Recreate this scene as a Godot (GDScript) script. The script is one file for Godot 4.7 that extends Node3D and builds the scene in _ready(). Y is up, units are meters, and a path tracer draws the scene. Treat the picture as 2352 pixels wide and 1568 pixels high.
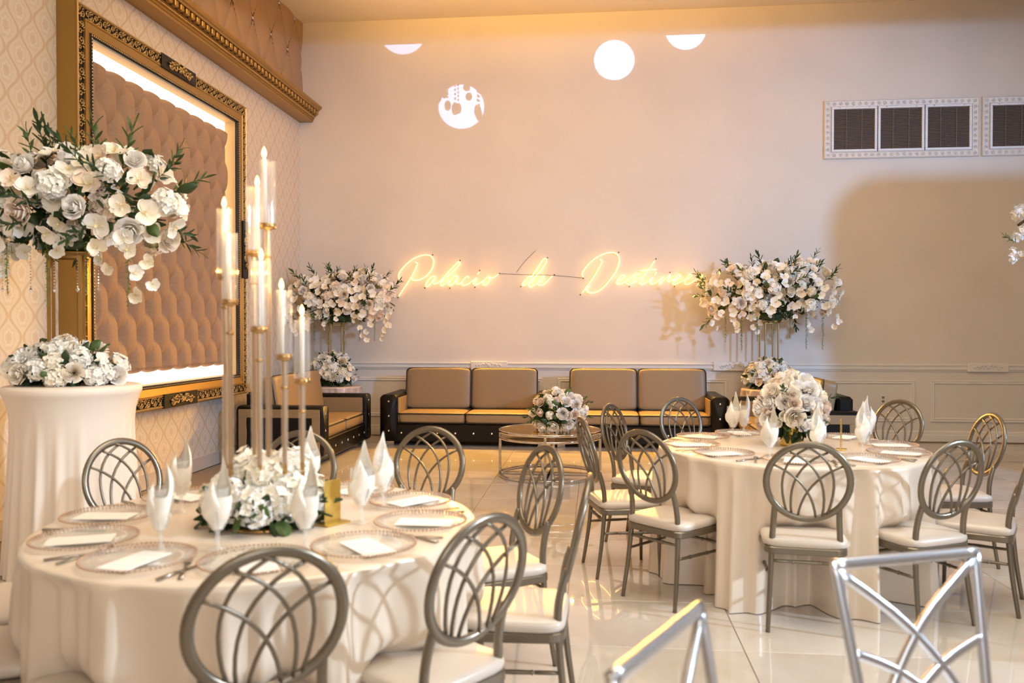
extends Node3D

const BACK := -11.28          # face of the back wall
const LEFT := -4.07           # face of the left wall
const CEIL := 5.68
const T1 := Vector3(-1.186, 0.0, -2.90)
const T2 := Vector3(1.146, 0.0, -5.03)
const CLOTH_H := 0.766

var M := {}                   # materials
var mesh_store := {}          # shared meshes
var names := {}
var rng := RandomNumberGenerator.new()

# ------------------------------------------------------------------ scene

func light_common(l: Light3D, called: String, c: Color, e: float, p: Vector3) -> void:
	l.name = called
	l.light_color = c
	l.light_energy = e
	l.shadow_enabled = true
	l.position = p
	add_child(l, true)

func area(called: String, c: Color, e: float, p: Vector3, target: Vector3, size: Vector2) -> AreaLight3D:
	var l := AreaLight3D.new()
	l.area_size = size
	l.area_normalize_energy = true
	l.set("area_range", 30.0)
	light_common(l, called, c, e, p)
	l.look_at(target, Vector3.UP if absf((target - p).normalized().y) < 0.95 else Vector3.BACK)
	return l

func spot(called: String, c: Color, e: float, p: Vector3, target: Vector3, angle: float, soft: float, size: float) -> SpotLight3D:
	var l := SpotLight3D.new()
	l.spot_angle = angle
	l.spot_angle_attenuation = soft
	l.spot_range = 30.0
	l.spot_attenuation = 2.0
	l.light_size = size
	light_common(l, called, c, e, p)
	l.look_at(target, Vector3.UP if absf((target - p).normalized().y) < 0.95 else Vector3.BACK)
	return l

func omni(called: String, c: Color, e: float, p: Vector3, size: float) -> OmniLight3D:
	var l := OmniLight3D.new()
	l.omni_range = 30.0
	l.omni_attenuation = 2.0
	l.light_size = size
	light_common(l, called, c, e, p)
	return l

func _ready() -> void:
	# camera
	var cam := Camera3D.new()
	cam.name = "camera"
	add_child(cam)
	cam.position = Vector3(0, 1.457, 0)
	cam.rotation = Vector3(deg_to_rad(-0.8653392), deg_to_rad(5.6508545), 0)
	var att := CameraAttributesPhysical.new()
	att.frustum_focal_length = 29.388
	att.frustum_focus_distance = 9.5
	att.exposure_aperture = 2.6
	cam.attributes = att
	cam.fov = rad_to_deg(2.0 * atan(784.0 / 1920.0))
	cam.near = 0.05
	cam.current = true
	# closed room: the only sky is a dim neutral one
	var we := WorldEnvironment.new()
	we.name = "world"
	var env := Environment.new()
	env.background_mode = Environment.BG_COLOR
	env.background_color = Color(0.02, 0.02, 0.02)
	env.tonemap_mode = Environment.TONE_MAPPER_LINEAR
	env.tonemap_exposure = 1.06
	env.sdfgi_enabled = true
	env.ssao_enabled = true
	env.ssil_enabled = true
	we.environment = env
	add_child(we)
	# unseen lamps: warm wash overhead, amber over the ceiling, cool light from the right
	area("unseen_overhead_wash", Color(1.0, 0.95, 0.86), 23.0, Vector3(0.8, 4.9, -3.4), Vector3(0.8, 0, -3.4), Vector2(5.0, 3.0))  # out of view, placed to light tables and floor from above
	area("unseen_back_wash", Color(1.0, 0.81, 0.48), 4.6, Vector3(0.5, 4.95, -7.0), Vector3(0.5, 1.0, -11.0), Vector2(8.0, 1.0))  # out of view, placed to warm the back wall
	area("added_front_fill", Color(1.0, 0.94, 0.85), 12.0, Vector3(1.5, 4.2, 3.4), Vector3(0.5, 1.6, -9.0), Vector2(6.0, 1.6))  # added soft fill behind the camera
	area("added_cool_fill", Color(0.86, 0.93, 1.0), 8.0, Vector3(3.0, 2.2, 3.2), Vector3(0.5, 1.0, -4.0), Vector2(2.4, 1.4))  # added cool fill behind the camera, a bare lamp without any screen
	spot("unseen_cool_light", Color(0.57, 0.77, 1.0), 70.0, Vector3(8.6, 3.9, -1.5), Vector3(2.4, 2.0, -9.0), 34.0, 1.0, 0.22)  # out of view at right, placed to cool the wall and cast shadows
	spot("unseen_side_light", Color(0.84, 0.92, 1.0), 58.0, Vector3(7.6, 3.0, -2.2), Vector3(-1.0, 0.45, -3.1), 19.0, 0.8, 0.12)  # out of view at right, placed to light the table skirts
	# amber lamps out of view, placed to colour the ceiling and upper wall
	for k in 4:
		spot("unseen_amber_uplight", Color(1.0, 0.76, 0.40), [5.6, 6.2, 4.6, 1.9][k], Vector3(-2.3 + 1.7 * k, 4.95, -8.75), Vector3(-2.3 + 1.7 * k, 5.7, -9.35), 58.0, 1.0, 0.08)
	# amber lamp out of view, placed to warm the papered wall
	area("unseen_amber_wash", Color(1.0, 0.75, 0.40), 2.4, Vector3(-1.2, 4.9, -7.4), Vector3(-4.0, 2.6, -9.0), Vector2(3.0, 0.8))
	# cool spot out of view, placed to brighten the foremost chair
	spot("unseen_chair_spot", Color(0.78, 0.88, 1.0), 50.0, Vector3(1.5, 4.7, -0.7), Vector3(0.74, 0.75, -2.06), 6.5, 0.4, 0.08)
	# gobo spots out of view, placed to throw pools of light on the back wall
	for q in [[0.255, 5.038, 1.05, 330.0], [1.191, 5.409, 1.05, 360.0], [-1.806, 4.473, 1.15, 330.0], [-2.617, 5.50, 1.1, 300.0]]:
		spot("gobo_spot", Color(0.62, 0.78, 1.0), q[3], Vector3(3.0, 3.4, 3.2), Vector3(q[0], q[1], BACK), q[2], 0.12, 0.01)
	for k in 7:
		omni("neon_glow", Color(1.0, 0.66, 0.20), 0.022, Vector3([-2.45, -1.95, -1.45, -0.78, 0.0, 0.55, 1.15][k], 2.2, BACK + 0.2), 0.08)
	for k in 5:
		spot("neon_light", Color(1.0, 0.74, 0.30), 5.0, Vector3(-1.7 + 0.7 * k, 2.2, BACK + 0.06), Vector3(-1.5 + 0.6 * k, 0.5, BACK + 2.2), 58.0, 0.5, 0.02)

	make_materials()
	build_room()
	build_wall_frame()
	build_neon()
	build_round_chairs()
	build_lattice_chairs()
	build_sofas()
	build_tables()
	build_flowers()
	build_tableware()
	build_candles()
	build_unseen_blockers()

# ------------------------------------------------------------------ naming

func numbered(called: String) -> String:
	var n: int = names.get(called, 0)
	names[called] = n + 1
	return called if n == 0 else "%s_%03d" % [called, n]

func tag(o: Node3D, label: String, category: String, group := "") -> Node3D:
	o.set_meta("label", label)
	o.set_meta("category", category)
	if group != "":
		o.set_meta("group", group)
	return o

func thing(called: String, label: String, category: String, at := Vector3.ZERO, turn := 0.0, group := "") -> Node3D:
	var o := Node3D.new()
	o.name = numbered(called)
	add_child(o, true)
	o.position = at
	o.rotation.y = turn
	return tag(o, label, category, group)

func part(called: String, mesh: Mesh, material: Material, parent: Node3D, xf := Transform3D.IDENTITY) -> MeshInstance3D:
	var o := MeshInstance3D.new()
	o.name = called
	o.mesh = mesh
	o.material_override = material
	o.transform = xf
	parent.add_child(o, true)
	return o

func solo(called: String, mesh: Mesh, material: Material, label: String, category: String, xf := Transform3D.IDENTITY, group := "") -> MeshInstance3D:
	var o := part(numbered(called), mesh, material, self, xf)
	tag(o, label, category, group)
	return o

func struct(called: String, mesh: Mesh, material: Material, xf := Transform3D.IDENTITY) -> MeshInstance3D:
	var o := part(called, mesh, material, self, xf)
	o.set_meta("kind", "structure")
	return o

func copy(root: Node3D, label: String, at: Vector3, turn: float, group := "") -> Node3D:
	var base: String = root.get_meta("base_name")
	var c: Node3D = root.duplicate()
	c.name = numbered(base)
	add_child(c, true)
	c.position = at
	c.rotation.y = turn
	return tag(c, label, root.get_meta("category"), group)

func stuff(o: Node3D) -> void:
	o.set_meta("kind", "stuff")

func at(p: Vector3, turn := 0.0, s := 1.0) -> Transform3D:
	return Transform3D(Basis(Vector3.UP, turn).scaled(Vector3(s, s, s)), p)

# ------------------------------------------------------------------ mesh helpers

func begin(smooth := true) -> SurfaceTool:
	var st := SurfaceTool.new()
	st.begin(Mesh.PRIMITIVE_TRIANGLES)
	st.set_smooth_group(0 if smooth else -1)
	st.set_color(Color.WHITE)
	return st

func done(st: SurfaceTool) -> ArrayMesh:
	st.generate_normals()
	st.index()
	return st.commit()

func tri(st: SurfaceTool, a: Vector3, b: Vector3, c: Vector3) -> void:
	st.add_vertex(a); st.add_vertex(b); st.add_vertex(c)

func quad(st: SurfaceTool, a: Vector3, b: Vector3, c: Vector3, d: Vector3) -> void:
	tri(st, a, b, c); tri(st, a, c, d)

func tri_out(st: SurfaceTool, a: Vector3, b: Vector3, c: Vector3, inner: Vector3) -> void:
	# clockwise seen from outside
	var n := (c - a).cross(b - a)
	if n.dot((a + b + c) / 3.0 - inner) < 0.0:
		tri(st, a, c, b)
	else:
		tri(st, a, b, c)

func quad_out(st: SurfaceTool, a: Vector3, b: Vector3, c: Vector3, d: Vector3, inner: Vector3) -> void:
	tri_out(st, a, b, c, inner); tri_out(st, a, c, d, inner)

func box(st: SurfaceTool, centre: Vector3, size: Vector3, bevel := 0.0, xf := Transform3D.IDENTITY) -> void:
	st.set_smooth_group(-1)
	var h := size / 2.0
	var b: float = minf(bevel, minf(h.x, minf(h.y, h.z)) * 0.9)
	var inner := xf * centre
	var P := func(sx: float, sy: float, sz: float, axis: int) -> Vector3:
		var v := Vector3(h.x, h.y, h.z)
		if axis != 0: v.x -= b
		if axis != 1: v.y -= b
		if axis != 2: v.z -= b
		return xf * (centre + Vector3(v.x * sx, v.y * sy, v.z * sz))
	for s in [-1.0, 1.0]:
		quad_out(st, P.call(s, -1.0, -1.0, 0), P.call(s, 1.0, -1.0, 0), P.call(s, 1.0, 1.0, 0), P.call(s, -1.0, 1.0, 0), inner)
		quad_out(st, P.call(-1.0, s, -1.0, 1), P.call(1.0, s, -1.0, 1), P.call(1.0, s, 1.0, 1), P.call(-1.0, s, 1.0, 1), inner)
		quad_out(st, P.call(-1.0, -1.0, s, 2), P.call(1.0, -1.0, s, 2), P.call(1.0, 1.0, s, 2), P.call(-1.0, 1.0, s, 2), inner)
	if b <= 0.0:
		return
	for s in [-1.0, 1.0]:
		for t in [-1.0, 1.0]:
			quad_out(st, P.call(s, t, -1.0, 0), P.call(s, t, 1.0, 0), P.call(s, t, 1.0, 1), P.call(s, t, -1.0, 1), inner)
			quad_out(st, P.call(s, -1.0, t, 0), P.call(s, 1.0, t, 0), P.call(s, 1.0, t, 2), P.call(s, -1.0, t, 2), inner)
			quad_out(st, P.call(-1.0, s, t, 1), P.call(1.0, s, t, 1), P.call(1.0, s, t, 2), P.call(-1.0, s, t, 2), inner)
			for u in [-1.0, 1.0]:
				tri_out(st, P.call(s, t, u, 0), P.call(s, t, u, 1), P.call(s, t, u, 2), inner)

func box_mesh(size: Vector3, bevel := 0.0, centre := Vector3.ZERO) -> ArrayMesh:
	var st := begin(false)
	box(st, centre, size, bevel)
	return done(st)

func grid(st: SurfaceTool, nu: int, nv: int, f: Callable, flip := false, uv := Vector2.ONE) -> void:
	# f(u, v) -> Vector3 with u, v in 0..1
	var pts := PackedVector3Array()
	for j in nv + 1:
		for i in nu + 1:
			pts.append(f.call(float(i) / nu, float(j) / nv))
	for j in nv:
		for i in nu:
			var k := j * (nu + 1) + i
			var ids := [k, k + 1, k + nu + 2, k + nu + 1]
			var order := [0, 1, 2, 0, 2, 3] if not flip else [0, 2, 1, 0, 3, 2]
			for o in order:
				var id: int = ids[o]
				st.add_vertex(pts[id])

func lathe(st: SurfaceTool, prof: PackedVector2Array, segs: int, centre := Vector3.ZERO) -> void:
	# prof: (radius, height) from bottom to top, outside facing out
	for j in prof.size() - 1:
		for i in segs:
			var a0 := TAU * i / segs
			var a1 := TAU * ((i + 1) % segs) / segs
			var p := prof[j]; var q := prof[j + 1]
			var A := centre + Vector3(cos(a0) * p.x, p.y, sin(a0) * p.x)
			var B := centre + Vector3(cos(a1) * p.x, p.y, sin(a1) * p.x)
			var C := centre + Vector3(cos(a1) * q.x, q.y, sin(a1) * q.x)
			var D := centre + Vector3(cos(a0) * q.x, q.y, sin(a0) * q.x)
			if p.x > 1e-6:
				tri(st, A, B, C) if q.x > 1e-6 else tri(st, A, B, D)
			if q.x > 1e-6:
				tri(st, A, C, D)

func lathe_mesh(prof: Array, segs := 24, smooth := true) -> ArrayMesh:
	var st := begin(smooth)
	lathe(st, PackedVector2Array(prof), segs)
	return done(st)

func sweep(st: SurfaceTool, pts: PackedVector3Array, prof: PackedVector2Array, closed := false, up := Vector3.ZERO, scales := PackedFloat32Array()) -> void:
	# carries a closed profile along a path; up fixes the profile's y axis, else parallel transport
	var n := pts.size()
	var rings := []
	var nrm := Vector3.ZERO
	for i in n:
		var a := pts[(i - 1 + n) % n] if closed or i > 0 else pts[i]
		var b := pts[(i + 1) % n] if closed or i < n - 1 else pts[i]
		var t := (b - a).normalized()
		if up != Vector3.ZERO:
			nrm = (up - t * up.dot(t)).normalized()
		elif nrm == Vector3.ZERO:
			var g := Vector3.UP if absf(t.y) < 0.9 else Vector3.RIGHT
			nrm = (g - t * g.dot(t)).normalized()
		else:
			nrm = (nrm - t * nrm.dot(t)).normalized()
		var side := t.cross(nrm)
		var s := scales[i] if scales.size() == n else 1.0
		var ring := PackedVector3Array()
		for p in prof:
			ring.append(pts[i] + (side * p.x + nrm * p.y) * s)
		rings.append(ring)
	var m := prof.size()
	for i in (n if closed else n - 1):
		var R: PackedVector3Array = rings[i]
		var S: PackedVector3Array = rings[(i + 1) % n]
		for k in m:
			var k2 := (k + 1) % m
			tri(st, R[k], S[k], S[k2]); tri(st, R[k], S[k2], R[k2])
	if not closed:
		for e in [0, n - 1]:
			var R: PackedVector3Array = rings[e]
			var c := Vector3.ZERO
			for p in R: c += p / m
			for k in m:
				if e == 0: tri(st, c, R[k], R[(k + 1) % m])
				else: tri(st, c, R[(k + 1) % m], R[k])

func circle(rx: float, ry: float, n: int) -> PackedVector2Array:
	var p := PackedVector2Array()
	for i in n:
		p.append(Vector2(cos(TAU * i / n) * rx, sin(TAU * i / n) * ry))
	return p

func tube(st: SurfaceTool, pts: Array, r: float, sides := 8, closed := false, scales := []) -> void:
	sweep(st, PackedVector3Array(pts), circle(r, r, sides), closed, Vector3.ZERO, PackedFloat32Array(scales))

func tube_mesh(pts: Array, r: float, sides := 8, closed := false, scales := []) -> ArrayMesh:
	var st := begin()
	tube(st, pts, r, sides, closed, scales)
	return done(st)

func curve(ctrl: Array, per := 6, closed := false) -> Array:
	# Catmull-Rom through the given points
	var out := []
	var n := ctrl.size()
	for i in (n if closed else n - 1):
		var p0: Vector3 = ctrl[(i - 1 + n) % n] if closed or i > 0 else ctrl[0]
		var p1: Vector3 = ctrl[i]
		var p2: Vector3 = ctrl[(i + 1) % n]
		var p3: Vector3 = ctrl[(i + 2) % n] if closed or i < n - 2 else ctrl[n - 1]
		for k in per:
			out.append(p1.cubic_interpolate(p2, p0, p3, float(k) / per))
	if not closed:
		out.append(ctrl[n - 1])
	return out

func cushion(st: SurfaceTool, centre: Vector3, size: Vector3, e1 := 0.25, e2 := 0.25, nu := 28, nv := 14, xf := Transform3D.IDENTITY) -> void:
	# superellipsoid: a plump box. e1 rounds the vertical section, e2 the plan
	var h := size / 2.0
	var sg := func(w: float, e: float) -> float: return signf(w) * pow(absf(w), e)
	grid(st, nu, nv, func(u, v):
		var th: float = TAU * u
		if u >= 1.0: th = 0.0
		var ph: float = (v - 0.5) * PI
		var cp: float = pow(maxf(cos(ph), 0.0), e1)
		if v <= 0.0 or v >= 1.0: cp = 0.0
		return xf * (centre + Vector3(h.x * cp * sg.call(cos(th), e2), h.y * sg.call(sin(ph), e1), h.z * cp * sg.call(sin(th), e2))))

func rounded_rect(w: float, d: float, r: float, n := 6) -> PackedVector2Array:
	var p := PackedVector2Array()
	for c in 4:
		var cx := (w / 2 - r) * (1 if c in [0, 3] else -1)
		var cy := (d / 2 - r) * (1 if c in [0, 1] else -1)
		for i in n + 1:
			var a := PI / 2 * (c + float(i) / n)
			p.append(Vector2(cx + cos(a) * r, cy + sin(a) * r))
	return p

func prism(st: SurfaceTool, poly: PackedVector2Array, y0: float, y1: float, bevel := 0.0, xf := Transform3D.IDENTITY) -> void:
	# a slab of the outline poly (x, z), counter-clockwise in x-z as given by rounded_rect
	var c := Vector2.ZERO
	for p in poly: c += p / poly.size()
	var rings := [[y0, bevel], [y0 + bevel, 0.0], [y1 - bevel, 0.0], [y1, bevel]] if bevel > 0 else [[y0, 0.0], [y1, 0.0]]
	var mid := xf * Vector3(c.x, (y0 + y1) / 2, c.y)
	var P := func(k: int, r: Array) -> Vector3:
		var v: Vector2 = poly[k % poly.size()]
		var d: Vector2 = v - c
		v -= d.normalized() * float(r[1])
		return xf * Vector3(v.x, r[0], v.y)
	for j in rings.size() - 1:
		for k in poly.size():
			quad_out(st, P.call(k, rings[j]), P.call(k + 1, rings[j]), P.call(k + 1, rings[j + 1]), P.call(k, rings[j + 1]), mid)
	for e in [0, rings.size() - 1]:
		var cc: Vector3 = xf * Vector3(c.x, rings[e][0], c.y)
		for k in poly.size():
			tri_out(st, cc, P.call(k, rings[e]), P.call(k + 1, rings[e]), mid)

# ------------------------------------------------------------------ materials

func mat(called: String, c: Color, rough := 0.6, metal := 0.0) -> StandardMaterial3D:
	var m := StandardMaterial3D.new()
	m.resource_name = called
	m.albedo_color = c
	m.roughness = rough
	m.metallic = metal
	M[called] = m
	return m

func lamp_mat(called: String, c: Color, energy: float) -> StandardMaterial3D:
	var m := mat(called, c, 0.5)
	m.emission_enabled = true
	m.emission = c
	m.emission_energy_multiplier = energy
	return m

func noise_tex(freq: float, size := 256, a := Color.BLACK, b := Color.WHITE, octaves := 4, seed_ := 1, warp := false) -> NoiseTexture2D:
	var n := FastNoiseLite.new()
	n.seed = seed_
	n.noise_type = FastNoiseLite.TYPE_SIMPLEX_SMOOTH
	n.frequency = freq
	n.fractal_octaves = octaves
	n.domain_warp_enabled = warp
	n.domain_warp_amplitude = 40.0
	var t := NoiseTexture2D.new()
	t.width = size; t.height = size
	t.seamless = true
	t.noise = n
	var g := Gradient.new()
	g.set_color(0, a); g.set_color(1, b)
	t.color_ramp = g
	return t

func wallpaper_image() -> ImageTexture:
	# one repeat of an ogee damask: 256 px wide by 256 px tall, half-drop
	var n := 256
	var im := Image.create(n, n, true, Image.FORMAT_RGB8)
	var ground := Color(0.83, 0.785, 0.735)
	var figure := Color(0.80, 0.73, 0.65)
	var light := Color(0.875, 0.84, 0.80)
	var fn := FastNoiseLite.new()
	fn.seed = 5
	fn.frequency = 0.11
	for y in n:
		for x in n:
			var u := float(x) / n
			var v := float(y) / n
			var best := 0.0
			var col := ground
			# ogee lattice: centres at (0,0) and (.5,.5)
			var d := 9.0
			var q := Vector2.ZERO
			for c in [Vector2(0, 0), Vector2(1, 0), Vector2(0, 1), Vector2(1, 1), Vector2(0.5, 0.5)]:
				var e: Vector2 = Vector2(u, v) - c
				# ogee distance: pointed ellipse
				var w: float = 0.5 * (0.5 + 0.5 * cos(PI * clampf(e.y / 0.5, -1, 1)))
				var dd: float = absf(e.x) / maxf(w, 0.001)
				if dd < d:
					d = dd; q = e
			var r := Vector2(q.x / 0.30, q.y / 0.36).length()
			var spk := fn.get_noise_2d(x * 2.0, y * 2.0)
			if d > 0.80: col = figure
			elif d > 0.70: col = light.lerp(ground, 0.5)
			else:
				var petals := 0.5 + 0.5 * cos(atan2(q.x, -q.y) * 7.0)
				if r < 0.16 + 0.10 * petals: col = figure.lerp(light, 0.3)
				elif r < 0.34 + 0.10 * petals: col = figure.lerp(ground, 0.35) if spk < 0.15 else light
				elif r < 0.50 + 0.12 * petals: col = light
				elif r < 0.72 + 0.14 * petals: col = ground.lerp(light, 0.45) if spk < 0.05 else figure.lerp(light, 0.4)
				else: col = light if spk > -0.1 else ground
			col = col.lerp(light if spk > 0 else figure, absf(spk) * 0.40)
			im.set_pixel(x, y, col)
	return ImageTexture.create_from_image(im)

func make_materials() -> void:
	mat("wall_paint", Color(0.86, 0.83, 0.80), 0.55)
	M.wall_paint.albedo_texture = noise_tex(0.012, 256, Color(0.97, 0.97, 0.97), Color.WHITE, 3, 3)
	M.wall_paint.uv1_triplanar = true
	M.wall_paint.uv1_world_triplanar = true
	M.wall_paint.uv1_scale = Vector3(0.25, 0.25, 0.25)
	mat("white_trim", Color(0.88, 0.86, 0.84), 0.45)
	mat("ceiling_paint", Color(0.90, 0.86, 0.80), 0.7)
	mat("wallpaper", Color.WHITE, 0.55)
	M.wallpaper.albedo_texture = wallpaper_image()
	mat("grout", Color(0.58, 0.52, 0.46), 0.6)
	for k in 3:
		var m := mat("marble_%d" % k, [Color(0.78, 0.755, 0.73), Color(0.80, 0.775, 0.75), Color(0.77, 0.745, 0.71)][k], 0.01)
		m.albedo_texture = noise_tex(0.008, 256, Color(0.93, 0.90, 0.87), Color.WHITE, 5, 11 + k, true)
		m.uv1_triplanar = true
		m.uv1_world_triplanar = true
		m.uv1_scale = Vector3(0.7, 0.7, 0.7) * (1.0 + 0.13 * k)
		m.metallic_specular = 0.6
	mat("base_marble", Color(0.80, 0.76, 0.73), 0.25)
	mat("gold_paint", Color(0.66, 0.52, 0.28), 0.42, 0.7)
	M.gold_paint.roughness_texture = noise_tex(0.08, 256, Color(0.80, 0.80, 0.80), Color(1, 1, 1), 4, 7)
	M.gold_paint.uv1_triplanar = true
	mat("gold_light", Color(0.80, 0.68, 0.48), 0.4, 0.6)
	mat("gold_old", Color(0.70, 0.60, 0.42), 0.33, 0.85)
	mat("frame_dark", Color(0.07, 0.05, 0.035), 0.5, 0.1)
	mat("velvet", Color(0.66, 0.54, 0.45), 0.75)
	M.velvet.rim_enabled = true
	M.velvet.rim = 0.6
	M.velvet.rim_tint = 0.6
	M.velvet.albedo_texture = noise_tex(0.05, 256, Color(0.9, 0.9, 0.9), Color.WHITE, 4, 21)
	M.velvet.uv1_triplanar = true
	M.velvet.uv1_scale = Vector3(3, 3, 3)
	mat("panel_leather", Color(0.66, 0.54, 0.42), 0.42)
	mat("seam", Color(0.30, 0.20, 0.11), 0.6)
	mat("recess_paint", Color(0.74, 0.60, 0.40), 0.6)
	mat("crystal", Color(0.95, 0.95, 0.98), 0.06, 0.9)
	mat("chrome", Color(0.82, 0.80, 0.78), 0.08, 1.0)
	mat("silver", Color(0.80, 0.81, 0.83), 0.27, 1.0)
	mat("pewter", Color(0.49, 0.455, 0.40), 0.31, 0.8)
	mat("seat_vinyl", Color(0.80, 0.755, 0.71), 0.32)
	mat("taupe_leather", Color(0.54, 0.45, 0.33), 0.42)
	M.taupe_leather.heightmap_enabled = true
	M.taupe_leather.heightmap_texture = noise_tex(0.06, 256, Color.BLACK, Color.WHITE, 4, 31)
	M.taupe_leather.heightmap_scale = 0.12
	M.taupe_leather.uv1_triplanar = true
	M.taupe_leather.uv1_scale = Vector3(4, 4, 4)
	mat("black_leather", Color(0.045, 0.035, 0.03), 0.4)
	M.black_leather.metallic_specular = 0.35
	mat("piping", Color(0.10, 0.06, 0.05), 0.4)
	mat("satin", Color(0.88, 0.82, 0.75), 0.26)
	M.satin.metallic_specular = 0.7
	M.satin.rim_enabled = true
	M.satin.rim = 0.35
	M.satin.rim_tint = 0.3
	mat("satin_small", Color(0.86, 0.76, 0.70), 0.28)
	mat("spandex", Color(0.92, 0.87, 0.82), 0.5)
	mat("napkin", Color(0.95, 0.93, 0.89), 0.36)
	M.napkin.backlight_enabled = true
	M.napkin.backlight = Color(0.25, 0.24, 0.22)
	var g := mat("glass", Color(0.97, 0.98, 0.99, 0.06), 0.03)
	g.transparency = BaseMaterial3D.TRANSPARENCY_ALPHA
	g = mat("thick_glass", Color(0.95, 0.95, 0.94, 0.14), 0.03)
	g.transparency = BaseMaterial3D.TRANSPARENCY_ALPHA
	g = mat("goblet_glass", Color(0.96, 0.97, 0.97, 0.24), 0.03)
	g.transparency = BaseMaterial3D.TRANSPARENCY_ALPHA
	mat("reflected_amber_top", Color(0.84, 0.68, 0.34), 0.05, 0.9)  # gold tint stands in for amber light reflected in the glass
	g = mat("acrylic", Color(0.98, 0.97, 0.95, 0.13), 0.05)
	g.transparency = BaseMaterial3D.TRANSPARENCY_ALPHA
	mat("rose_gold", Color(0.74, 0.62, 0.54), 0.25, 0.8)
	mat("rod_gold", Color(0.74, 0.60, 0.40), 0.28, 0.9)
	mat("stand_gold", Color(0.60, 0.45, 0.24), 0.35, 0.8)
	mat("candle", Color(0.94, 0.93, 0.90), 0.5)
	M.candle.subsurf_scatter_enabled = true
	M.candle.subsurf_scatter_strength = 0.2
	lamp_mat("flame", Color(1.0, 0.82, 0.50), 5.0)
	lamp_mat("neon", Color(1.0, 0.78, 0.46), 4.0)
	lamp_mat("led", Color(1.0, 0.95, 0.86), 2.6)
	mat("paper", Color(0.93, 0.92, 0.91), 0.7)
	mat("gold_card", Color(0.86, 0.74, 0.40), 0.22, 0.75)
	mat("steel", Color(0.66, 0.64, 0.61), 0.2, 1.0)
	mat("blind", Color(0.50, 0.44, 0.40), 0.6)
	mat("window_dark", Color(0.16, 0.14, 0.13), 0.7)
	mat("window_white", Color(0.88, 0.88, 0.90), 0.4)
	mat("plastic_white", Color(0.85, 0.83, 0.80), 0.4)
	mat("wire", Color(0.30, 0.24, 0.16), 0.5)
	# flowers carry colour in the vertices; rose hearts painted darker for depth
	for k in 3:
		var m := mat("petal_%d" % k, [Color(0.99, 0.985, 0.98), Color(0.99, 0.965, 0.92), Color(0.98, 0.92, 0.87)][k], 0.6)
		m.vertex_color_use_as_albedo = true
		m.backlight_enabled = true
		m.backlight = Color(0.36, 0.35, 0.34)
	for k in 3:
		var m := mat("leaf_%d" % k, [Color(0.16, 0.25, 0.11), Color(0.27, 0.36, 0.16), Color(0.42, 0.52, 0.24)][k], 0.5)
		m.backlight_enabled = true
		m.backlight = Color(0.10, 0.14, 0.06)
	mat("stem", Color(0.28, 0.24, 0.12), 0.6)


# ------------------------------------------------------------------ the room

func extrude_x(prof: Array, x0: float, x1: float) -> ArrayMesh:
	# profile of (height, distance from the back wall) carried along x
	var st := begin(false)
	var p := PackedVector2Array()
	for q in prof: p.append(q)
	var c := Vector2.ZERO
	for q in p: c += q / p.size()
	for k in p.size():
		var a := p[k]; var b := p[(k + 1) % p.size()]
		var A := Vector3(x0, a.x, BACK + a.y); var B := Vector3(x0, b.x, BACK + b.y)
		var C := Vector3(x1, b.x, BACK + b.y); var D := Vector3(x1, a.x, BACK + a.y)
		quad(st, A, B, C, D)
	for e in [x0, x1]:
		for k in p.size():
			var a := p[k]; var b := p[(k + 1) % p.size()]
			tri_out(st, Vector3(e, c.x, BACK + c.y), Vector3(e, a.x, BACK + a.y), Vector3(e, b.x, BACK + b.y), Vector3((x0 + x1) / 2, c.x, BACK + c.y))
	return done(st)

func slab(x0: float, x1: float, y0: float, y1: float, z0: float, z1: float) -> ArrayMesh:
	return box_mesh(Vector3(x1 - x0, y1 - y0, z1 - z0), 0.0, Vector3((x0 + x1) / 2, (y0 + y1) / 2, (z0 + z1) / 2))

func rect_moulding(x0: float, x1: float, y0: float, y1: float) -> ArrayMesh:
	# picture-frame moulding lying on the back wall
	var st := begin(false)
	var loops := [[0.0, 0.0], [0.0, 0.014], [0.012, 0.022], [0.022, 0.012], [0.032, 0.012], [0.04, 0.022], [0.048, 0.010], [0.056, 0.0]]
	var rect := func(o: float, d: float) -> Array:
		return [Vector3(x0 + o, y0 + o, BACK + d), Vector3(x1 - o, y0 + o, BACK + d), Vector3(x1 - o, y1 - o, BACK + d), Vector3(x0 + o, y1 - o, BACK + d)]
	for j in loops.size() - 1:
		var A: Array = rect.call(loops[j][0], loops[j][1])
		var B: Array = rect.call(loops[j + 1][0], loops[j + 1][1])
		for k in 4:
			quad(st, A[k], B[k], B[(k + 1) % 4], A[(k + 1) % 4])
	return done(st)

func scroll_points(s: float, turns := 1.4, n := 14) -> Array:
	var p := []
	for i in n + 1:
		var t := float(i) / n
		var a := TAU * turns * t
		var r := s * (1.0 - 0.86 * t)
		p.append(Vector3(cos(a) * r, sin(a) * r, 0))
	return p

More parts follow.
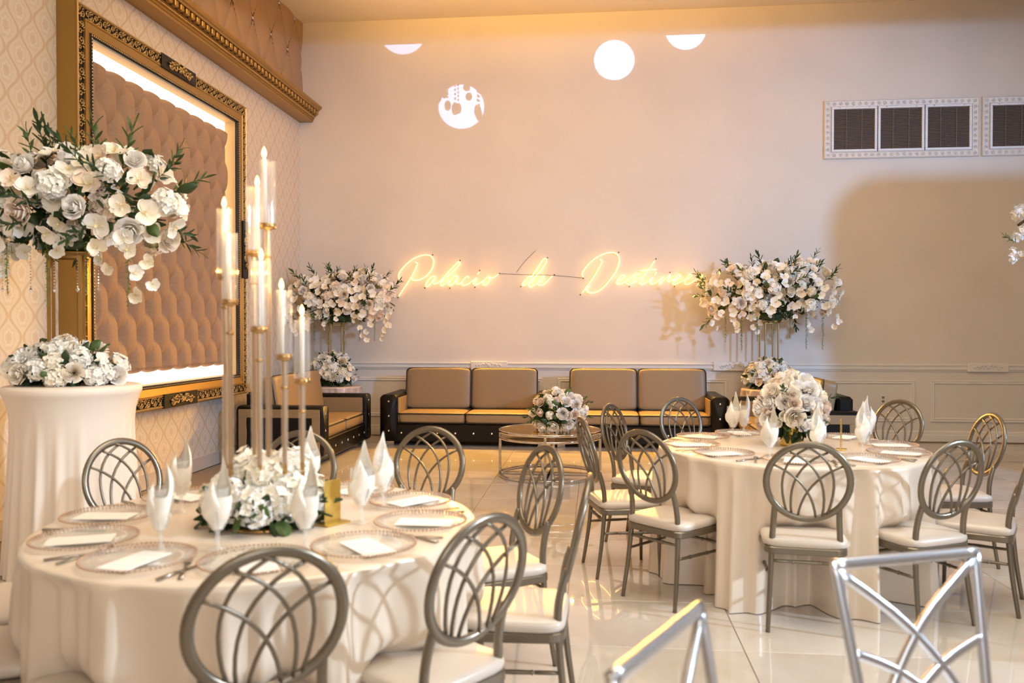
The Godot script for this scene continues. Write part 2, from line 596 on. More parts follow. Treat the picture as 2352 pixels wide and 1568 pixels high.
func scroll_mesh(s: float, thick: float) -> ArrayMesh:
	# acanthus scroll: a spiral, a counter-spiral and two leaf lobes; lies in x-y, proud along z
	var st := begin()
	var taper := []
	for i in 15: taper.append(1.0 - 0.45 * i / 14.0)
	var p := scroll_points(s * 0.55)
	tube(st, p.map(func(q): return q + Vector3(-s * 0.42, s * 0.12, 0)), thick, 5, false, taper)
	tube(st, p.map(func(q): return Vector3(-q.x, -q.y, q.z) * 0.8 + Vector3(s * 0.55, -s * 0.18, 0)), thick, 5, false, taper)
	for k in 4:
		var a := [0.9, 1.6, 3.9, 4.7][k] as float
		var b := Vector3(cos(a), sin(a), 0) * s * 0.45
		var e := b * 1.9 + Vector3(0.2 * s, 0, 0)
		tube(st, [b, (b + e) / 2 + Vector3(0, 0, thick * 0.6), e], thick * 1.1, 5, false, [0.5, 1.2, 0.15])
	return done(st)

func rosette_mesh(w: float, h: float, thick: float) -> ArrayMesh:
	var st := begin()
	for sx in [-1.0, 1.0]:
		var p := scroll_points(h * 0.30, 1.5, 16)
		var taper := []
		for i in 17: taper.append(1.0 - 0.4 * i / 16.0)
		tube(st, p.map(func(q): return Vector3(q.x * sx + sx * w * 0.16, q.y, 0)), thick, 5, false, taper)
		tube(st, p.map(func(q): return Vector3(-q.x * 0.8 * sx + sx * w * 0.30, -q.y * 0.8 - h * 0.05, 0)), thick, 5, false, taper)
		for k in 5:
			var b := Vector3(sx * w * (0.06 + 0.07 * k), h * (0.14 - 0.05 * k), 0)
			var e := b + Vector3(sx * w * 0.05, h * (0.22 - 0.10 * (k % 3)), 0)
			tube(st, [b, (b + e) / 2 + Vector3(0, 0, thick), e], thick * 1.1, 5, false, [0.5, 1.2, 0.15])
	for k in 6:
		var a := TAU * k / 6
		tube(st, [Vector3.ZERO, Vector3(cos(a), sin(a), 0.3) * h * 0.12, Vector3(cos(a), sin(a), 0) * h * 0.26], thick * 1.2, 5, false, [0.7, 1.2, 0.2])
	return done(st)

func build_room() -> void:
	# floor: a bed with marble tiles laid on it
	var fl := struct("floor", slab(-4.27, 9.7, -0.2, -0.008, -11.48, 4.2), M.grout)
	var tw := 0.8215; var td := 0.657
	var st := begin(false)
	box(st, Vector3(0, -0.004, 0), Vector3(tw - 0.004, 0.008, td - 0.004), 0.0012)
	var tile := done(st)
	for i in range(-5, 12):
		for j in range(0, 17):
			var z := -3.842 + (j - 12) * td + td * 0.5
			var x := 0.677 + (i + 0.5) * tw
			if x - tw / 2 > 6.5 or z > 0.0 or z < BACK: continue
			var t := part("tile", tile, M["marble_%d" % ((i * 7 + j * 5) % 3 if i * 7 + j * 5 >= 0 else 0)], fl, at(Vector3(x, 0, z)))
			# cut the border tiles at the walls
			var lo := maxf(x - tw / 2, LEFT + 0.002); var hi := x + tw / 2
			var zl := maxf(z - td / 2, BACK + 0.002)
			if lo > x - tw / 2 or zl > z - td / 2:
				if hi - lo < 0.03: t.free(); continue
				t.transform = Transform3D(Basis.from_scale(Vector3((hi - lo) / tw, 1, (z + td / 2 - zl) / td)), Vector3((lo + hi) / 2, 0, (zl + z + td / 2) / 2))
	# the floor that the photograph does not show, behind and beside the camera
	var rest := part("floor_border", slab(-4.07, 9.5, -0.008, 0.0, -0.05, 4.0), M.marble_0, fl)
	stuff(rest)
	rest = part("floor_border", slab(6.43, 9.5, -0.008, 0.0, -11.28, -0.05), M.marble_0, fl)
	stuff(rest)
	struct("ceiling", slab(-4.27, 9.7, CEIL, CEIL + 0.2, -11.48, 4.2), M.ceiling_paint)
	var wb := struct("wall_back", slab(-4.27, 9.7, 0, CEIL, BACK - 0.2, BACK), M.wall_paint)
	struct("wall_right", slab(9.5, 9.7, 0, CEIL, BACK, 4.0), M.wall_paint)
	struct("wall_front", slab(-4.27, 9.7, 0, CEIL, 4.0, 4.2), M.wall_paint)
	# left wall: papered below the cornice, upholstered above it
	var wl := struct("wall_left", slab(LEFT - 0.2, LEFT - 0.004, 0, CEIL, BACK, 4.0), M.wall_paint)
	st = begin(false)
	var z0 := BACK; var z1 := 4.0
	var rep := Vector2(0.28, 0.31)
	var V := [Vector3(LEFT, 0.1, z1), Vector3(LEFT, 4.4, z1), Vector3(LEFT, 4.4, z0), Vector3(LEFT, 0.1, z0)]
	for o in [0, 1, 2, 0, 2, 3]:
		var v: Vector3 = V[o]
		st.set_uv(Vector2(v.z / rep.x, -v.y / rep.y))
		st.add_vertex(v)
	part("wallpaper", done(st), M.wallpaper, wl)
	# upholstery above the cornice
	st = begin()
	var zz0 := BACK; var zz1 := -4.6
	grid(st, 230, 44, func(u, v):
		var z: float = zz1 + (zz0 - zz1) * u
		var y: float = 4.50 + (CEIL - 4.50) * v
		var a: float = (z + 9.08) / 0.565 + (y - 5.155) / 1.0
		var b: float = (z + 9.08) / 0.565 - (y - 5.155) / 1.0
		var h: float = pow(absf(sin(PI * a) * sin(PI * b)), 0.28)
		return Vector3(LEFT + 0.004 + 0.045 * h, y, z))
	var up := part("upholstered_panel", done(st), M.panel_leather, wl)
	# dark cords drawn along the creases between the crystal studs
	st = begin()
	for i in range(-12, 12):
		for s in [-1.0, 1.0]:
			var pts := []
			for k in 13:
				var y: float = 4.50 + 1.18 * k / 12.0
				pts.append(Vector3(LEFT + 0.013, y, -9.08 + 0.565 * (i + s * (y - 5.155))))
			if pts[0].z < zz1 and pts[12].z < zz1 and pts[0].z > BACK + 0.02 and pts[12].z > BACK + 0.02:
				tube(st, pts, 0.009, 5)
	stuff(part("dark_seam_lines", done(st), M.seam, up))
	var stud := lathe_mesh([Vector2(0.0, 0.0), Vector2(0.020, 0.0), Vector2(0.022, 0.006), Vector2(0.016, 0.014), Vector2(0.0, 0.018)], 8, false)
	var face_x := Transform3D(Basis(Vector3(0, 0, 1), -PI / 2), Vector3.ZERO)
	for i in range(-5, 9):
		for j in 3:
			var y := 4.655 + 0.5 * j
			var z := -9.08 + 0.565 * i + (0.2825 if j % 2 == 0 else 0.0)
			if z > -4.8 or z < BACK + 0.05: continue
			part("crystal_stud", stud, M.crystal, wl, Transform3D(face_x.basis, Vector3(LEFT + 0.008, y, z)))
	struct("baseboard_left", slab(LEFT - 0.003, LEFT + 0.018, 0, 0.135, BACK, 4.0), M.base_marble)
	# cornice
	st = begin(false)
	var prof := [Vector2(0.0, 4.31), Vector2(0.185, 4.31), Vector2(0.19, 4.335), Vector2(0.20, 4.335), Vector2(0.20, 4.36), Vector2(0.213, 4.363), Vector2(0.213, 4.385), Vector2(0.228, 4.39), Vector2(0.228, 4.455), Vector2(0.275, 4.458), Vector2(0.285, 4.475), Vector2(0.30, 4.482), Vector2(0.315, 4.50), Vector2(0.315, 4.52), Vector2(0.0, 4.52)]
	for k in prof.size():
		var a: Vector2 = prof[k]; var b: Vector2 = prof[(k + 1) % prof.size()]
		quad(st, Vector3(LEFT + a.x, a.y, 2.0), Vector3(LEFT + b.x, b.y, 2.0), Vector3(LEFT + b.x, b.y, BACK), Vector3(LEFT + a.x, a.y, BACK))
	var co := struct("trim_1", done(st), M.gold_paint)
	part("dentil_gap_shade", box_mesh(Vector3(0.004, 0.060, 13.0), 0, Vector3(LEFT + 0.230, 4.424, BACK + 6.5)), M.frame_dark, co)  # dark strip paints shade into the gaps between the dentils
	var dent := box_mesh(Vector3(0.052, 0.058, 0.060), 0.008)
	for k in 62:
		part("dentil", dent, M.gold_paint, co, at(Vector3(LEFT + 0.250, 4.424, BACK + 0.06 + 0.105 * k)))
	var bead := box_mesh(Vector3(0.006, 0.012, 0.010), 0.002)
	st = begin(false)
	for k in 300:
		box(st, Vector3(LEFT + 0.215, 4.374, BACK + 0.012 + 0.022 * k), Vector3(0.008, 0.014, 0.011), 0.002)
	stuff(part("bead_row", done(st), M.gold_light, co))
	# chair rail, panels and skirting of the back wall
	struct("trim_2", extrude_x([Vector2(0.905, 0), Vector2(0.905, 0.012), Vector2(0.925, 0.02), Vector2(0.93, 0.034), Vector2(0.945, 0.036), Vector2(0.95, 0.028), Vector2(0.972, 0.03), Vector2(0.978, 0.042), Vector2(0.992, 0.046), Vector2(1.003, 0.04), Vector2(1.003, 0)], -3.9, 9.5), M.white_trim)
	var n := 3
	for r in [[-3.95, -0.70], [-0.50, 1.75], [1.95, 4.13], [4.32, 6.8], [7.0, 9.3]]:
		struct("trim_%d" % n, rect_moulding(r[0], r[1], 0.252, 0.793), M.white_trim)
		n += 1
	struct("baseboard_back", extrude_x([Vector2(0, 0), Vector2(0, 0.02), Vector2(0.085, 0.02), Vector2(0.092, 0.016), Vector2(0.125, 0.016), Vector2(0.14, 0.006), Vector2(0.14, 0)], LEFT, 9.5), M.white_trim)
	# carved plaques on the rail
	var pm := box_mesh(Vector3(0.50, 0.118, 0.052), 0.008)
	var ros := rosette_mesh(0.46, 0.11, 0.0075)
	var where := [-1.425, 1.81, 5.01]
	var what := ["behind the left sofa", "above the right end of the far sofas", "on the bare wall at far right"]
	for k in 3:
		var t := thing("rail_plaque", "white carved scroll plaque on the chair rail " + what[k], "plaque", Vector3(where[k], 0.962, BACK + 0.028))
		part("back_plate", pm, M.white_trim, t)
		part("scrollwork", ros, M.white_trim, t, at(Vector3(0, 0, 0.027)))
	var ou := thing("wall_outlet", "small white power outlet low on the back wall behind the right table", "outlet", Vector3(3.731, 0.54, BACK))
	part("cover_plate", box_mesh(Vector3(0.075, 0.115, 0.008), 0.003, Vector3(0, 0, 0.004)), M.plastic_white, ou)
	for s in [-1, 1]:
		part("socket", box_mesh(Vector3(0.034, 0.03, 0.004), 0.001, Vector3(0, 0.025 * s, 0.0095)), M.blind, ou)
	build_window(1, 2.965, 4.886, 3.665, 4.420)
	build_window(2, 4.925, 6.846, 3.665, 4.420)

func build_window(n: int, x0: float, x1: float, y0: float, y1: float) -> void:
	var w := 0.085
	var root := Node3D.new()
	root.name = "window_%d" % n
	add_child(root, true)
	root.set_meta("kind", "structure")
	root.position = Vector3((x0 + x1) / 2, (y0 + y1) / 2, BACK)
	var W := x1 - x0; var H := y1 - y0
	var st := begin(false)
	var loops := [[0.0, 0.0], [0.0, 0.030], [0.010, 0.038], [0.016, 0.028], [0.074, 0.022], [0.078, 0.032], [w, 0.030], [w, 0.0]]
	var rect := func(o: float, d: float) -> Array:
		return [Vector3(-W / 2 + o, -H / 2 + o, d), Vector3(W / 2 - o, -H / 2 + o, d), Vector3(W / 2 - o, H / 2 - o, d), Vector3(-W / 2 + o, H / 2 - o, d)]
	for j in loops.size() - 1:
		var A: Array = rect.call(loops[j][0], loops[j][1])
		var B: Array = rect.call(loops[j + 1][0], loops[j + 1][1])
		for k in 4:
			quad(st, A[k], B[k], B[(k + 1) % 4], A[(k + 1) % 4])
	var fr := part("carved_frame", done(st), M.white_trim, root)
	var sc: ArrayMesh = stored("window_scroll", func(): return scroll_mesh(0.026, 0.0055))
	var nx := int(W / 0.078); var ny := int((H - 0.1) / 0.078)
	for k in nx:
		for s in [-1, 1]:
			part("scroll", sc, M.white_trim, fr, Transform3D(Basis(Vector3(0, 0, 1), PI if k % 2 else 0.0), Vector3(-W / 2 + 0.05 + (W - 0.1) * k / (nx - 1), s * (H / 2 - 0.045), 0.029)))
	for k in ny:
		for s in [-1, 1]:
			part("scroll", sc, M.white_trim, fr, Transform3D(Basis(Vector3(0, 0, 1), PI / 2 if k % 2 else -PI / 2), Vector3(s * (W / 2 - 0.045), -H / 2 + 0.12 + (H - 0.24) * k / (ny - 1), 0.029)))
	var iw := W - 2 * w; var ih := H - 2 * w
	part("dark_backing", box_mesh(Vector3(iw, ih, 0.004), 0, Vector3(0, 0, 0.003)), M.window_dark, root)  # flat dark sheet set behind the blind slats
	var pw := iw / 3.0
	for k in 3:
		var cx := -iw / 2 + pw * (k + 0.5)
		st = begin(false)
		var ow := pw - 0.012; var oh := ih - 0.004; var b := 0.030
		box(st, Vector3(0, oh / 2 - b / 2, 0), Vector3(ow, b, 0.034), 0.004)
		box(st, Vector3(0, -oh / 2 + b / 2, 0), Vector3(ow, b, 0.034), 0.004)
		box(st, Vector3(ow / 2 - b / 2, 0, 0), Vector3(b, oh - 2 * b, 0.034), 0.004)
		box(st, Vector3(-ow / 2 + b / 2, 0, 0), Vector3(b, oh - 2 * b, 0.034), 0.004)
		var sash := part("sash", done(st), M.window_white, root, at(Vector3(cx, 0, 0.020)))
		st = begin(false)
		var bh := oh - 2 * b
		for j in 28:
			box(st, Vector3(0, -bh / 2 + bh * (j + 0.5) / 28, 0), Vector3(ow - 2 * b - 0.008, 0.0025, 0.019), 0.0, Transform3D(Basis(Vector3.RIGHT, 0.75), Vector3(0, -bh / 2 + bh * (j + 0.5) / 28, 0)) * Transform3D(Basis.IDENTITY, Vector3(0, bh / 2 - bh * (j + 0.5) / 28, 0)))
		stuff(part("blind_slats", done(st), M.blind, sash, at(Vector3(0, 0, -0.006))))
		for s in [-1, 1]:
			part("blind_cord", box_mesh(Vector3(0.005, bh, 0.003), 0, Vector3(s * ow * 0.17, 0, 0.006)), M.blind, sash)
			part("clip", box_mesh(Vector3(0.012, 0.010, 0.012), 0.002, Vector3(s * ow * 0.32, oh / 2 - b * 0.4, 0.02)), M.chrome, sash)

func stored(key: String, make: Callable) -> ArrayMesh:
	if not mesh_store.has(key):
		mesh_store[key] = make.call()
	return mesh_store[key]

# the big gilt frame with the buttoned panel on the left wall
func build_wall_frame() -> void:
	var za := -6.006; var zb := -9.118; var ya := 0.733; var yb := 3.952
	var root := thing("wall_frame", "large gilt frame box with carved scroll border and glowing inner edge on papered wall", "frame", Vector3(LEFT, (ya + yb) / 2, (za + zb) / 2))
	# local axes: x out of the wall, y up, z along it
	var L := za - zb; var H := yb - ya
	var rect := func(o: float, d: float) -> Array:
		return [Vector3(d, -H / 2 + o, L / 2 - o), Vector3(d, H / 2 - o, L / 2 - o), Vector3(d, H / 2 - o, -L / 2 + o), Vector3(d, -H / 2 + o, -L / 2 + o)]
	var band := func(called: String, loops: Array, m: Material) -> MeshInstance3D:
		var st := begin(false)
		for j in loops.size() - 1:
			var A: Array = rect.call(loops[j][0], loops[j][1])
			var B: Array = rect.call(loops[j + 1][0], loops[j + 1][1])
			for k in 4:
				quad(st, A[k], A[(k + 1) % 4], B[(k + 1) % 4], B[k])
		return part(called, done(st), m, root)
	band.call("frame_side", [[0.0, 0.0], [0.0, 0.150], [0.006, 0.150], [0.006, 0.162]], M.gold_paint)
	band.call("outer_moulding", [[0.006, 0.156], [0.008, 0.168], [0.016, 0.170], [0.022, 0.160], [0.026, 0.148]], M.gold_light)
	var ch: MeshInstance3D = band.call("carved_border", [[0.026, 0.150], [0.030, 0.146], [0.104, 0.146], [0.106, 0.152]], M.frame_dark)
	band.call("inner_moulding", [[0.104, 0.150], [0.106, 0.168], [0.118, 0.168], [0.124, 0.160], [0.188, 0.150]], M.gold_paint)
	band.call("beaded_edge", [[0.188, 0.150], [0.192, 0.160], [0.212, 0.160], [0.220, 0.148], [0.220, 0.120]], M.frame_dark)
	band.call("reveal", [[0.220, 0.122], [0.222, 0.0]], M.recess_paint)
	var sc: ArrayMesh = scroll_mesh(0.056, 0.0082)
	var n1 := 27; var n2 := 27
	var fx := Basis(Vector3.UP, PI / 2)      # scroll plane x-y -> z-y, facing +x
	for s in [-1.0, 1.0]:
		for k in n1:
			part("scroll", sc, M.gold_old, ch, Transform3D(fx * Basis(Vector3(0, 0, 1), 0.0 if k % 2 else PI), Vector3(0.153, s * (H / 2 - 0.067), (k - (n1 - 1) / 2.0) * (L - 0.134) / (n1 - 1))))
		for k in range(1, n2 - 1):
			part("scroll", sc, M.gold_old, ch, Transform3D(fx * Basis(Vector3(0, 0, 1), PI / 2 if k % 2 else -PI / 2), Vector3(0.153, (k - (n2 - 1) / 2.0) * (H - 0.134) / (n2 - 1), s * (L / 2 - 0.067))))
	# small beads along the dark inner edge, a continuous row
	var st := begin(false)
	for s in [-1.0, 1.0]:
		for k in 110:
			box(st, Vector3(0.162, s * (H / 2 - 0.203), (k / 109.0 - 0.5) * (L - 0.41)), Vector3(0.007, 0.012, 0.014), 0.003)
			box(st, Vector3(0.162, (k / 109.0 - 0.5) * (H - 0.41), s * (L / 2 - 0.203)), Vector3(0.007, 0.014, 0.012), 0.003)
	stuff(part("bead_row", done(st), M.gold_old, root))
	var ros := rosette_mesh(0.56, 0.16, 0.013)
	for q in [[0.0, H / 2 - 0.062, 0.0, 0.0], [0.0, -H / 2 + 0.062, 0.0, 0.0], [L / 2 - 0.075, 0.0, PI / 2, 1.0], [-L / 2 + 0.075, 0.0, PI / 2, 1.0]]:
		var pl := part("plaque", box_mesh(Vector3(0.64, 0.128, 0.030), 0.004), M.frame_dark, root, Transform3D(fx * Basis(Vector3(0, 0, 1), q[2]), Vector3(0.165, q[1], q[0])))
		part("plaque_relief", ros, M.gold_old, pl, at(Vector3(0, 0, 0.018)))
	# lit backing board and the deep-buttoned panel floating in front of it
	var o := 0.222
	part("led_backing_light", box_mesh(Vector3(0.006, H - 2 * o, L - 2 * o), 0, Vector3(0.004, 0, 0)), M.led, root)
	st = begin()
	var pz0 := -6.30; var pz1 := -8.755; var py0 := 1.060; var py1 := 3.610
	var cz := (za + zb) / 2; var cy := (ya + yb) / 2
	var height := func(z: float, y: float) -> float:
		var a: float = (z + 7.673) / 0.283 + (y - 1.642) / 0.485
		var b: float = (z + 7.673) / 0.283 - (y - 1.642) / 0.485
		var h: float = pow(absf(sin(PI * a) * sin(PI * b)), 0.32)
		var da: float = a - roundf(a); var db: float = b - roundf(b)
		var pit: float = exp(-(da * da + db * db) * 16.0)
		var e: float = minf(minf(pz0 - z, z - pz1), minf(y - py0, py1 - y))
		var edge: float = sqrt(clampf(e / 0.05, 0.0, 1.0))
		var dr: float = sqrt(da * da + db * db)
		var fan: float = 0.006 * sin(atan2(db, da) * 11.0) * exp(-dr * dr * 22.0) * smoothstep(0.02, 0.12, dr)
		return (0.020 + (0.040 + 0.050 * h) * (1.0 - 0.85 * pit) + fan) * edge
	grid(st, 260, 260, func(u, v):
		var z: float = pz0 + (pz1 - pz0) * u
		var y: float = py0 + (py1 - py0) * v
		# the fabric is pulled in at the rim where a seam meets it
		var a: float = (z + 7.673) / 0.283 + (y - 1.642) / 0.485
		var b: float = (z + 7.673) / 0.283 - (y - 1.642) / 0.485
		var pinch: float = 0.030 * (1.0 - pow(absf(sin(PI * (a + b) / 2.0)), 0.7))
		var t: float = (v - 0.5) * 2.0
		var yy: float = y - signf(t) * pinch * pow(absf(t), 12.0)
		return Vector3(0.022 + float(height.call(z, y)), yy - cy, z - cz))
	var panel := part("buttoned_panel", done(st), M.velvet, root)
	st = begin(false)
	box(st, Vector3(0.016, (py0 + py1) / 2 - cy, (pz0 + pz1) / 2 - cz), Vector3(0.02, py1 - py0 - 0.05, pz0 - pz1 - 0.05))
	part("panel_board", done(st), M.recess_paint, root)
	var button := lathe_mesh([Vector2(0, 0), Vector2(0.016, 0), Vector2(0.018, 0.005), Vector2(0.012, 0.011), Vector2(0, 0.013)], 8)
	var out_x := Basis(Vector3(0, 0, 1), -PI / 2)
	for i in range(-6, 7):
		for j in range(-3, 10):
			var z := -7.673 + 0.1415 * i
			var y := 1.642 + 0.2425 * j
			if posmod(i + j, 2) == 1 or z > pz0 - 0.05 or z < pz1 + 0.04 or y < py0 + 0.05 or y > py1 - 0.05: continue
			part("button", button, M.velvet, panel, Transform3D(out_x, Vector3(0.020 + float(height.call(z, y)), y - cy, z - cz)))


# ------------------------------------------------------------------ the neon words

func neon_word(label: String, strokes: Array, pins: Array) -> void:
	# strokes and pins in millimetres on the wall: x along it, y above the floor
	var root := thing("neon_word", label, "neon sign", Vector3(0, 0, BACK + 0.035))
	for s in strokes:
		var pts := []
		for k in range(0, s.size(), 2):
			pts.append(Vector3(s[k], s[k + 1], 0) / 1000.0)
		part("neon_tube", tube_mesh(curve(pts, 4), 0.0068, 6), M.neon, root)
	var pin := lathe_mesh([Vector2(0, -0.032), Vector2(0.004, -0.032), Vector2(0.004, 0.008), Vector2(0.009, 0.010), Vector2(0.009, 0.016), Vector2(0, 0.018)], 6)
	for k in range(0, pins.size(), 2):
		part("standoff_pin", pin, M.wire, root, Transform3D(Basis(Vector3.RIGHT, PI / 2), Vector3(pins[k], pins[k + 1], 0) / 1000.0))

func build_neon() -> void:
	neon_word("glowing amber neon script word Palacio at the left of the wall sign", [
		[-2660, 2127, -2672, 2173, -2653, 2239, -2570, 2334, -2467, 2414, -2354, 2456, -2272, 2463, -2211, 2437, -2185, 2372, -2206, 2281, -2273, 2191, -2355, 2136, -2427, 2118, -2478, 2123, -2490, 2147],
		[-2439, 2361, -2416, 2358, -2414, 2328, -2457, 2232, -2504, 2152, -2571, 2051, -2633, 1960, -2668, 1905],
		[-2160, 2170, -2206, 2170, -2262, 2120, -2298, 2060, -2288, 2034, -2252, 2047, -2201, 2105, -2162, 2162, -2186, 2120, -2191, 2079, -2165, 2069, -2109, 2097, -2047, 2159, -1956, 2259, -1874, 2344, -1843, 2367, -1823, 2361, -1838, 2319, -1915, 2239, -2007, 2164, -2068, 2109, -2094, 2064, -2073, 2042, -2027, 2068, -1971, 2116],
		[-1849, 2173, -1894, 2173, -1945, 2128, -1978, 2073, -1971, 2046, -1930, 2058, -1882, 2113, -1854, 2163, -1872, 2113, -1874, 2073, -1844, 2062, -1793, 2092],
		[-1701, 2142, -1711, 2167, -1742, 2157, -1783, 2117, -1801, 2072, -1781, 2045, -1732, 2057, -1661, 2099, -1597, 2144, -1612, 2118, -1638, 2078, -1625, 2053, -1580, 2061, -1504, 2106],
		[-1561, 2226, -1584, 2194],
		[-1408, 2153, -1448, 2155, -1494, 2116, -1511, 2071, -1489, 2047, -1448, 2065, -1423, 2113, -1426, 2143, -1387, 2143, -1337, 2165, -1302, 2193],
	], [-2198, 2464, -2635, 2114, -2681, 1884, -2308, 2015, -1961, 2011, -1615, 2020, -1552, 2248, -1279, 2206, -1821, 2385])
	neon_word("glowing amber neon script word de in the middle of the wall sign", [
		[-845, 2162, -885, 2157, -935, 2112, -973, 2063, -960, 2041, -920, 2058, -865, 2117, -805, 2221, -735, 2330, -695, 2385, -665, 2401, -645, 2384, -655, 2340, -715, 2251, -795, 2161, -855, 2092, -885, 2042, -865, 2017, -825, 2037, -775, 2072],
		[-775, 2072, -715, 2111, -680, 2151, -685, 2171, -720, 2156, -757, 2101, -760, 2057, -730, 2042, -675, 2066, -615, 2121, -566, 2168],
	], [-633, 2412, -993, 2026, -542, 2183])
	neon_word("glowing amber neon script word Destinee at the right of the wall sign", [
		[-155, 2155, -169, 2183, -151, 2237, -82, 2325, 15, 2405, 121, 2457, 219, 2474, 289, 2456, 325, 2402, 320, 2322, 281, 2225, 210, 2119, 122, 2021, 34, 1955, -46, 1935, -95, 1951, -107, 1987, -86, 2014, -73, 2031],
		[68, 2377, 95, 2373, 91, 2337, 51, 2262, -2, 2173, -64, 2076, -126, 1996, -171, 1934],
		[312, 2100, 369, 2127, 396, 2153, 382, 2171, 347, 2162, 308, 2118, 288, 2074, 303, 2050, 343, 2056, 396, 2082, 457, 2126, 519, 2168, 567, 2183, 589, 2177],
		[519, 2166, 517, 2126, 501, 2082, 471, 2052, 440, 2050, 424, 2060],
		[466, 2052, 528, 2086, 585, 2125, 615, 2145],
		[790, 2358, 738, 2284, 677, 2204, 624, 2125, 594, 2072, 607, 2048, 642, 2054, 694, 2080, 764, 2138, 738, 2089, 734, 2063, 751, 2047, 791, 2061, 843, 2097, 895, 2141],
		[605, 2224, 677, 2235, 817, 2246],
		[813, 2208, 795, 2172],
		[904, 2150, 878, 2106, 848, 2049, 913, 2106, 965, 2150, 991, 2174, 984, 2141, 964, 2097, 978, 2077, 1018, 2101, 1079, 2122, 1131, 2157, 1122, 2173, 1087, 2158, 1044, 2105, 1029, 2061, 1048, 2043, 1096, 2059, 1166, 2096],
		[1166, 2096, 1235, 2122, 1278, 2157, 1269, 2174, 1235, 2159, 1196, 2104, 1185, 2060, 1209, 2045, 1261, 2060, 1330, 2103, 1399, 2147],
	], [316, 2475, 807, 2385, -151, 2132, -193, 1914, 458, 2020, 1048, 2017, 991, 2205])
	var wires := begin()
	for q in [[-1278, 2205, -971, 2191, -548, 2176, -152, 2139], [-795, 2512, -942, 2367, -1054, 2221]]:
		var pts := []
		for k in range(0, q.size(), 2):
			pts.append(Vector3(q[k], q[k + 1], 7.0) / 1000.0)
		tube(wires, curve(pts, 4), 0.0022, 4)
	solo("supply_wire", done(wires), M.wire, "thin dark supply wires between the neon words", "wire", at(Vector3(0, 0, BACK)))


# ------------------------------------------------------------------ chairs

func oval_point(nx: float, ny: float) -> Vector3:
	# a point of the round back: nx, ny in -1..1 across the ring
	var t := deg_to_rad(13.0)
	return Vector3(nx * 0.2025, 0.732 + ny * 0.2025 * cos(t), 0.215 + ny * 0.2025 * sin(t))

func turned_bar(a: Vector3, b: Vector3, r: float) -> ArrayMesh:
	var pts := []
	var sc := []
	for k in [0.0, 0.12, 0.27, 0.285, 0.30, 0.315, 0.33, 0.5, 0.67, 0.685, 0.70, 0.715, 0.73, 0.88, 1.0]:
		pts.append(a.lerp(b, k))
		sc.append(0.62 if k in [0.285, 0.715] else 1.35 if k in [0.30, 0.70] else 0.75 if k in [0.0, 1.0] else 1.1 if k == 0.5 else 0.95)
	return tube_mesh(pts, r, 8, false, sc)

func make_round_chair() -> Node3D:
	var t := thing("round_back_chair", "", "chair", Vector3.ZERO, 0.0, "")
	t.set_meta("base_name", "round_back_chair")
	var ring := []
	for i in 48:
		ring.append(oval_point(cos(TAU * i / 48) * 0.935, sin(TAU * i / 48) * 0.935))
	var st := begin()
	var nrm := Vector3(0, -sin(deg_to_rad(13.0)), cos(deg_to_rad(13.0)))
	sweep(st, PackedVector3Array(ring), circle(0.0165, 0.0115, 10), true, nrm)
	part("back_ring", done(st), M.pewter, t)
	for s in [-1.0, 1.0]:
		for q in [[-0.78, 0.42, -0.10, -0.10, 0.20, -0.88], [-0.42, 0.74, 0.24, 0.14, 0.34, -0.86], [-0.12, 0.90, 0.52, 0.28, 0.44, -0.82]]:
			var pts := []
			for k in 11:
				var u := k / 10.0
				var a := Vector2(q[0], q[1]); var c := Vector2(q[4], q[5])
				var m := Vector2(q[2], q[3]) * 2.0 - (a + c) * 0.5
				var p := a * (1 - u) * (1 - u) + m * 2.0 * u * (1 - u) + c * u * u
				pts.append(oval_point(p.x * s, p.y) + nrm * 0.004 * s)
			part("lattice_bar", tube_mesh(pts, 0.0062, 6), M.pewter, t)
	for s in [-1.0, 1.0]:
		var pts := curve([Vector3(0.178 * s, 0, 0.200), Vector3(0.166 * s, 0.22, 0.168), Vector3(0.156 * s, 0.43, 0.150), Vector3(0.150 * s, 0.54, 0.160), Vector3(0.146 * s, 0.62, 0.184)], 4)
		var sc := []
		for k in pts.size(): sc.append(lerpf(0.72, 1.0, minf(1.0, k / 8.0)))
		part("rear_leg", tube_mesh(pts, 0.0145, 8, false, sc), M.pewter, t)
		part("front_leg", tube_mesh([Vector3(0.188 * s, 0, -0.178), Vector3(0.183 * s, 0.2, -0.174), Vector3(0.178 * s, 0.395, -0.170)], 0.014, 8, false, [0.7, 0.9, 1.05]), M.pewter, t)
		part("stretcher", turned_bar(Vector3(0.164 * s, 0.262, 0.164), Vector3(0.182 * s, 0.262, -0.173), 0.0085), M.pewter, t)
	part("stretcher", turned_bar(Vector3(-0.160, 0.335, 0.158), Vector3(0.160, 0.335, 0.158), 0.0085), M.pewter, t)
	part("stretcher", turned_bar(Vector3(-0.181, 0.300, -0.173), Vector3(0.181, 0.300, -0.173), 0.0085), M.pewter, t)
	# seat frame: a shallow apron, wider at the front
	var poly := PackedVector2Array()
	for p in rounded_rect(0.40, 0.375, 0.05):
		poly.append(Vector2(p.x * (1.0 - 0.28 * p.y), p.y - 0.012))
	st = begin(false)
	prism(st, poly, 0.372, 0.406, 0.004)
	part("seat_frame", done(st), M.pewter, t)
	st = begin()
	cushion(st, Vector3(0, 0.426, -0.014), Vector3(0.40, 0.062, 0.385), 0.5, 0.34, 32, 12)
	part("seat_pad", done(st), M.seat_vinyl, t)
	return t

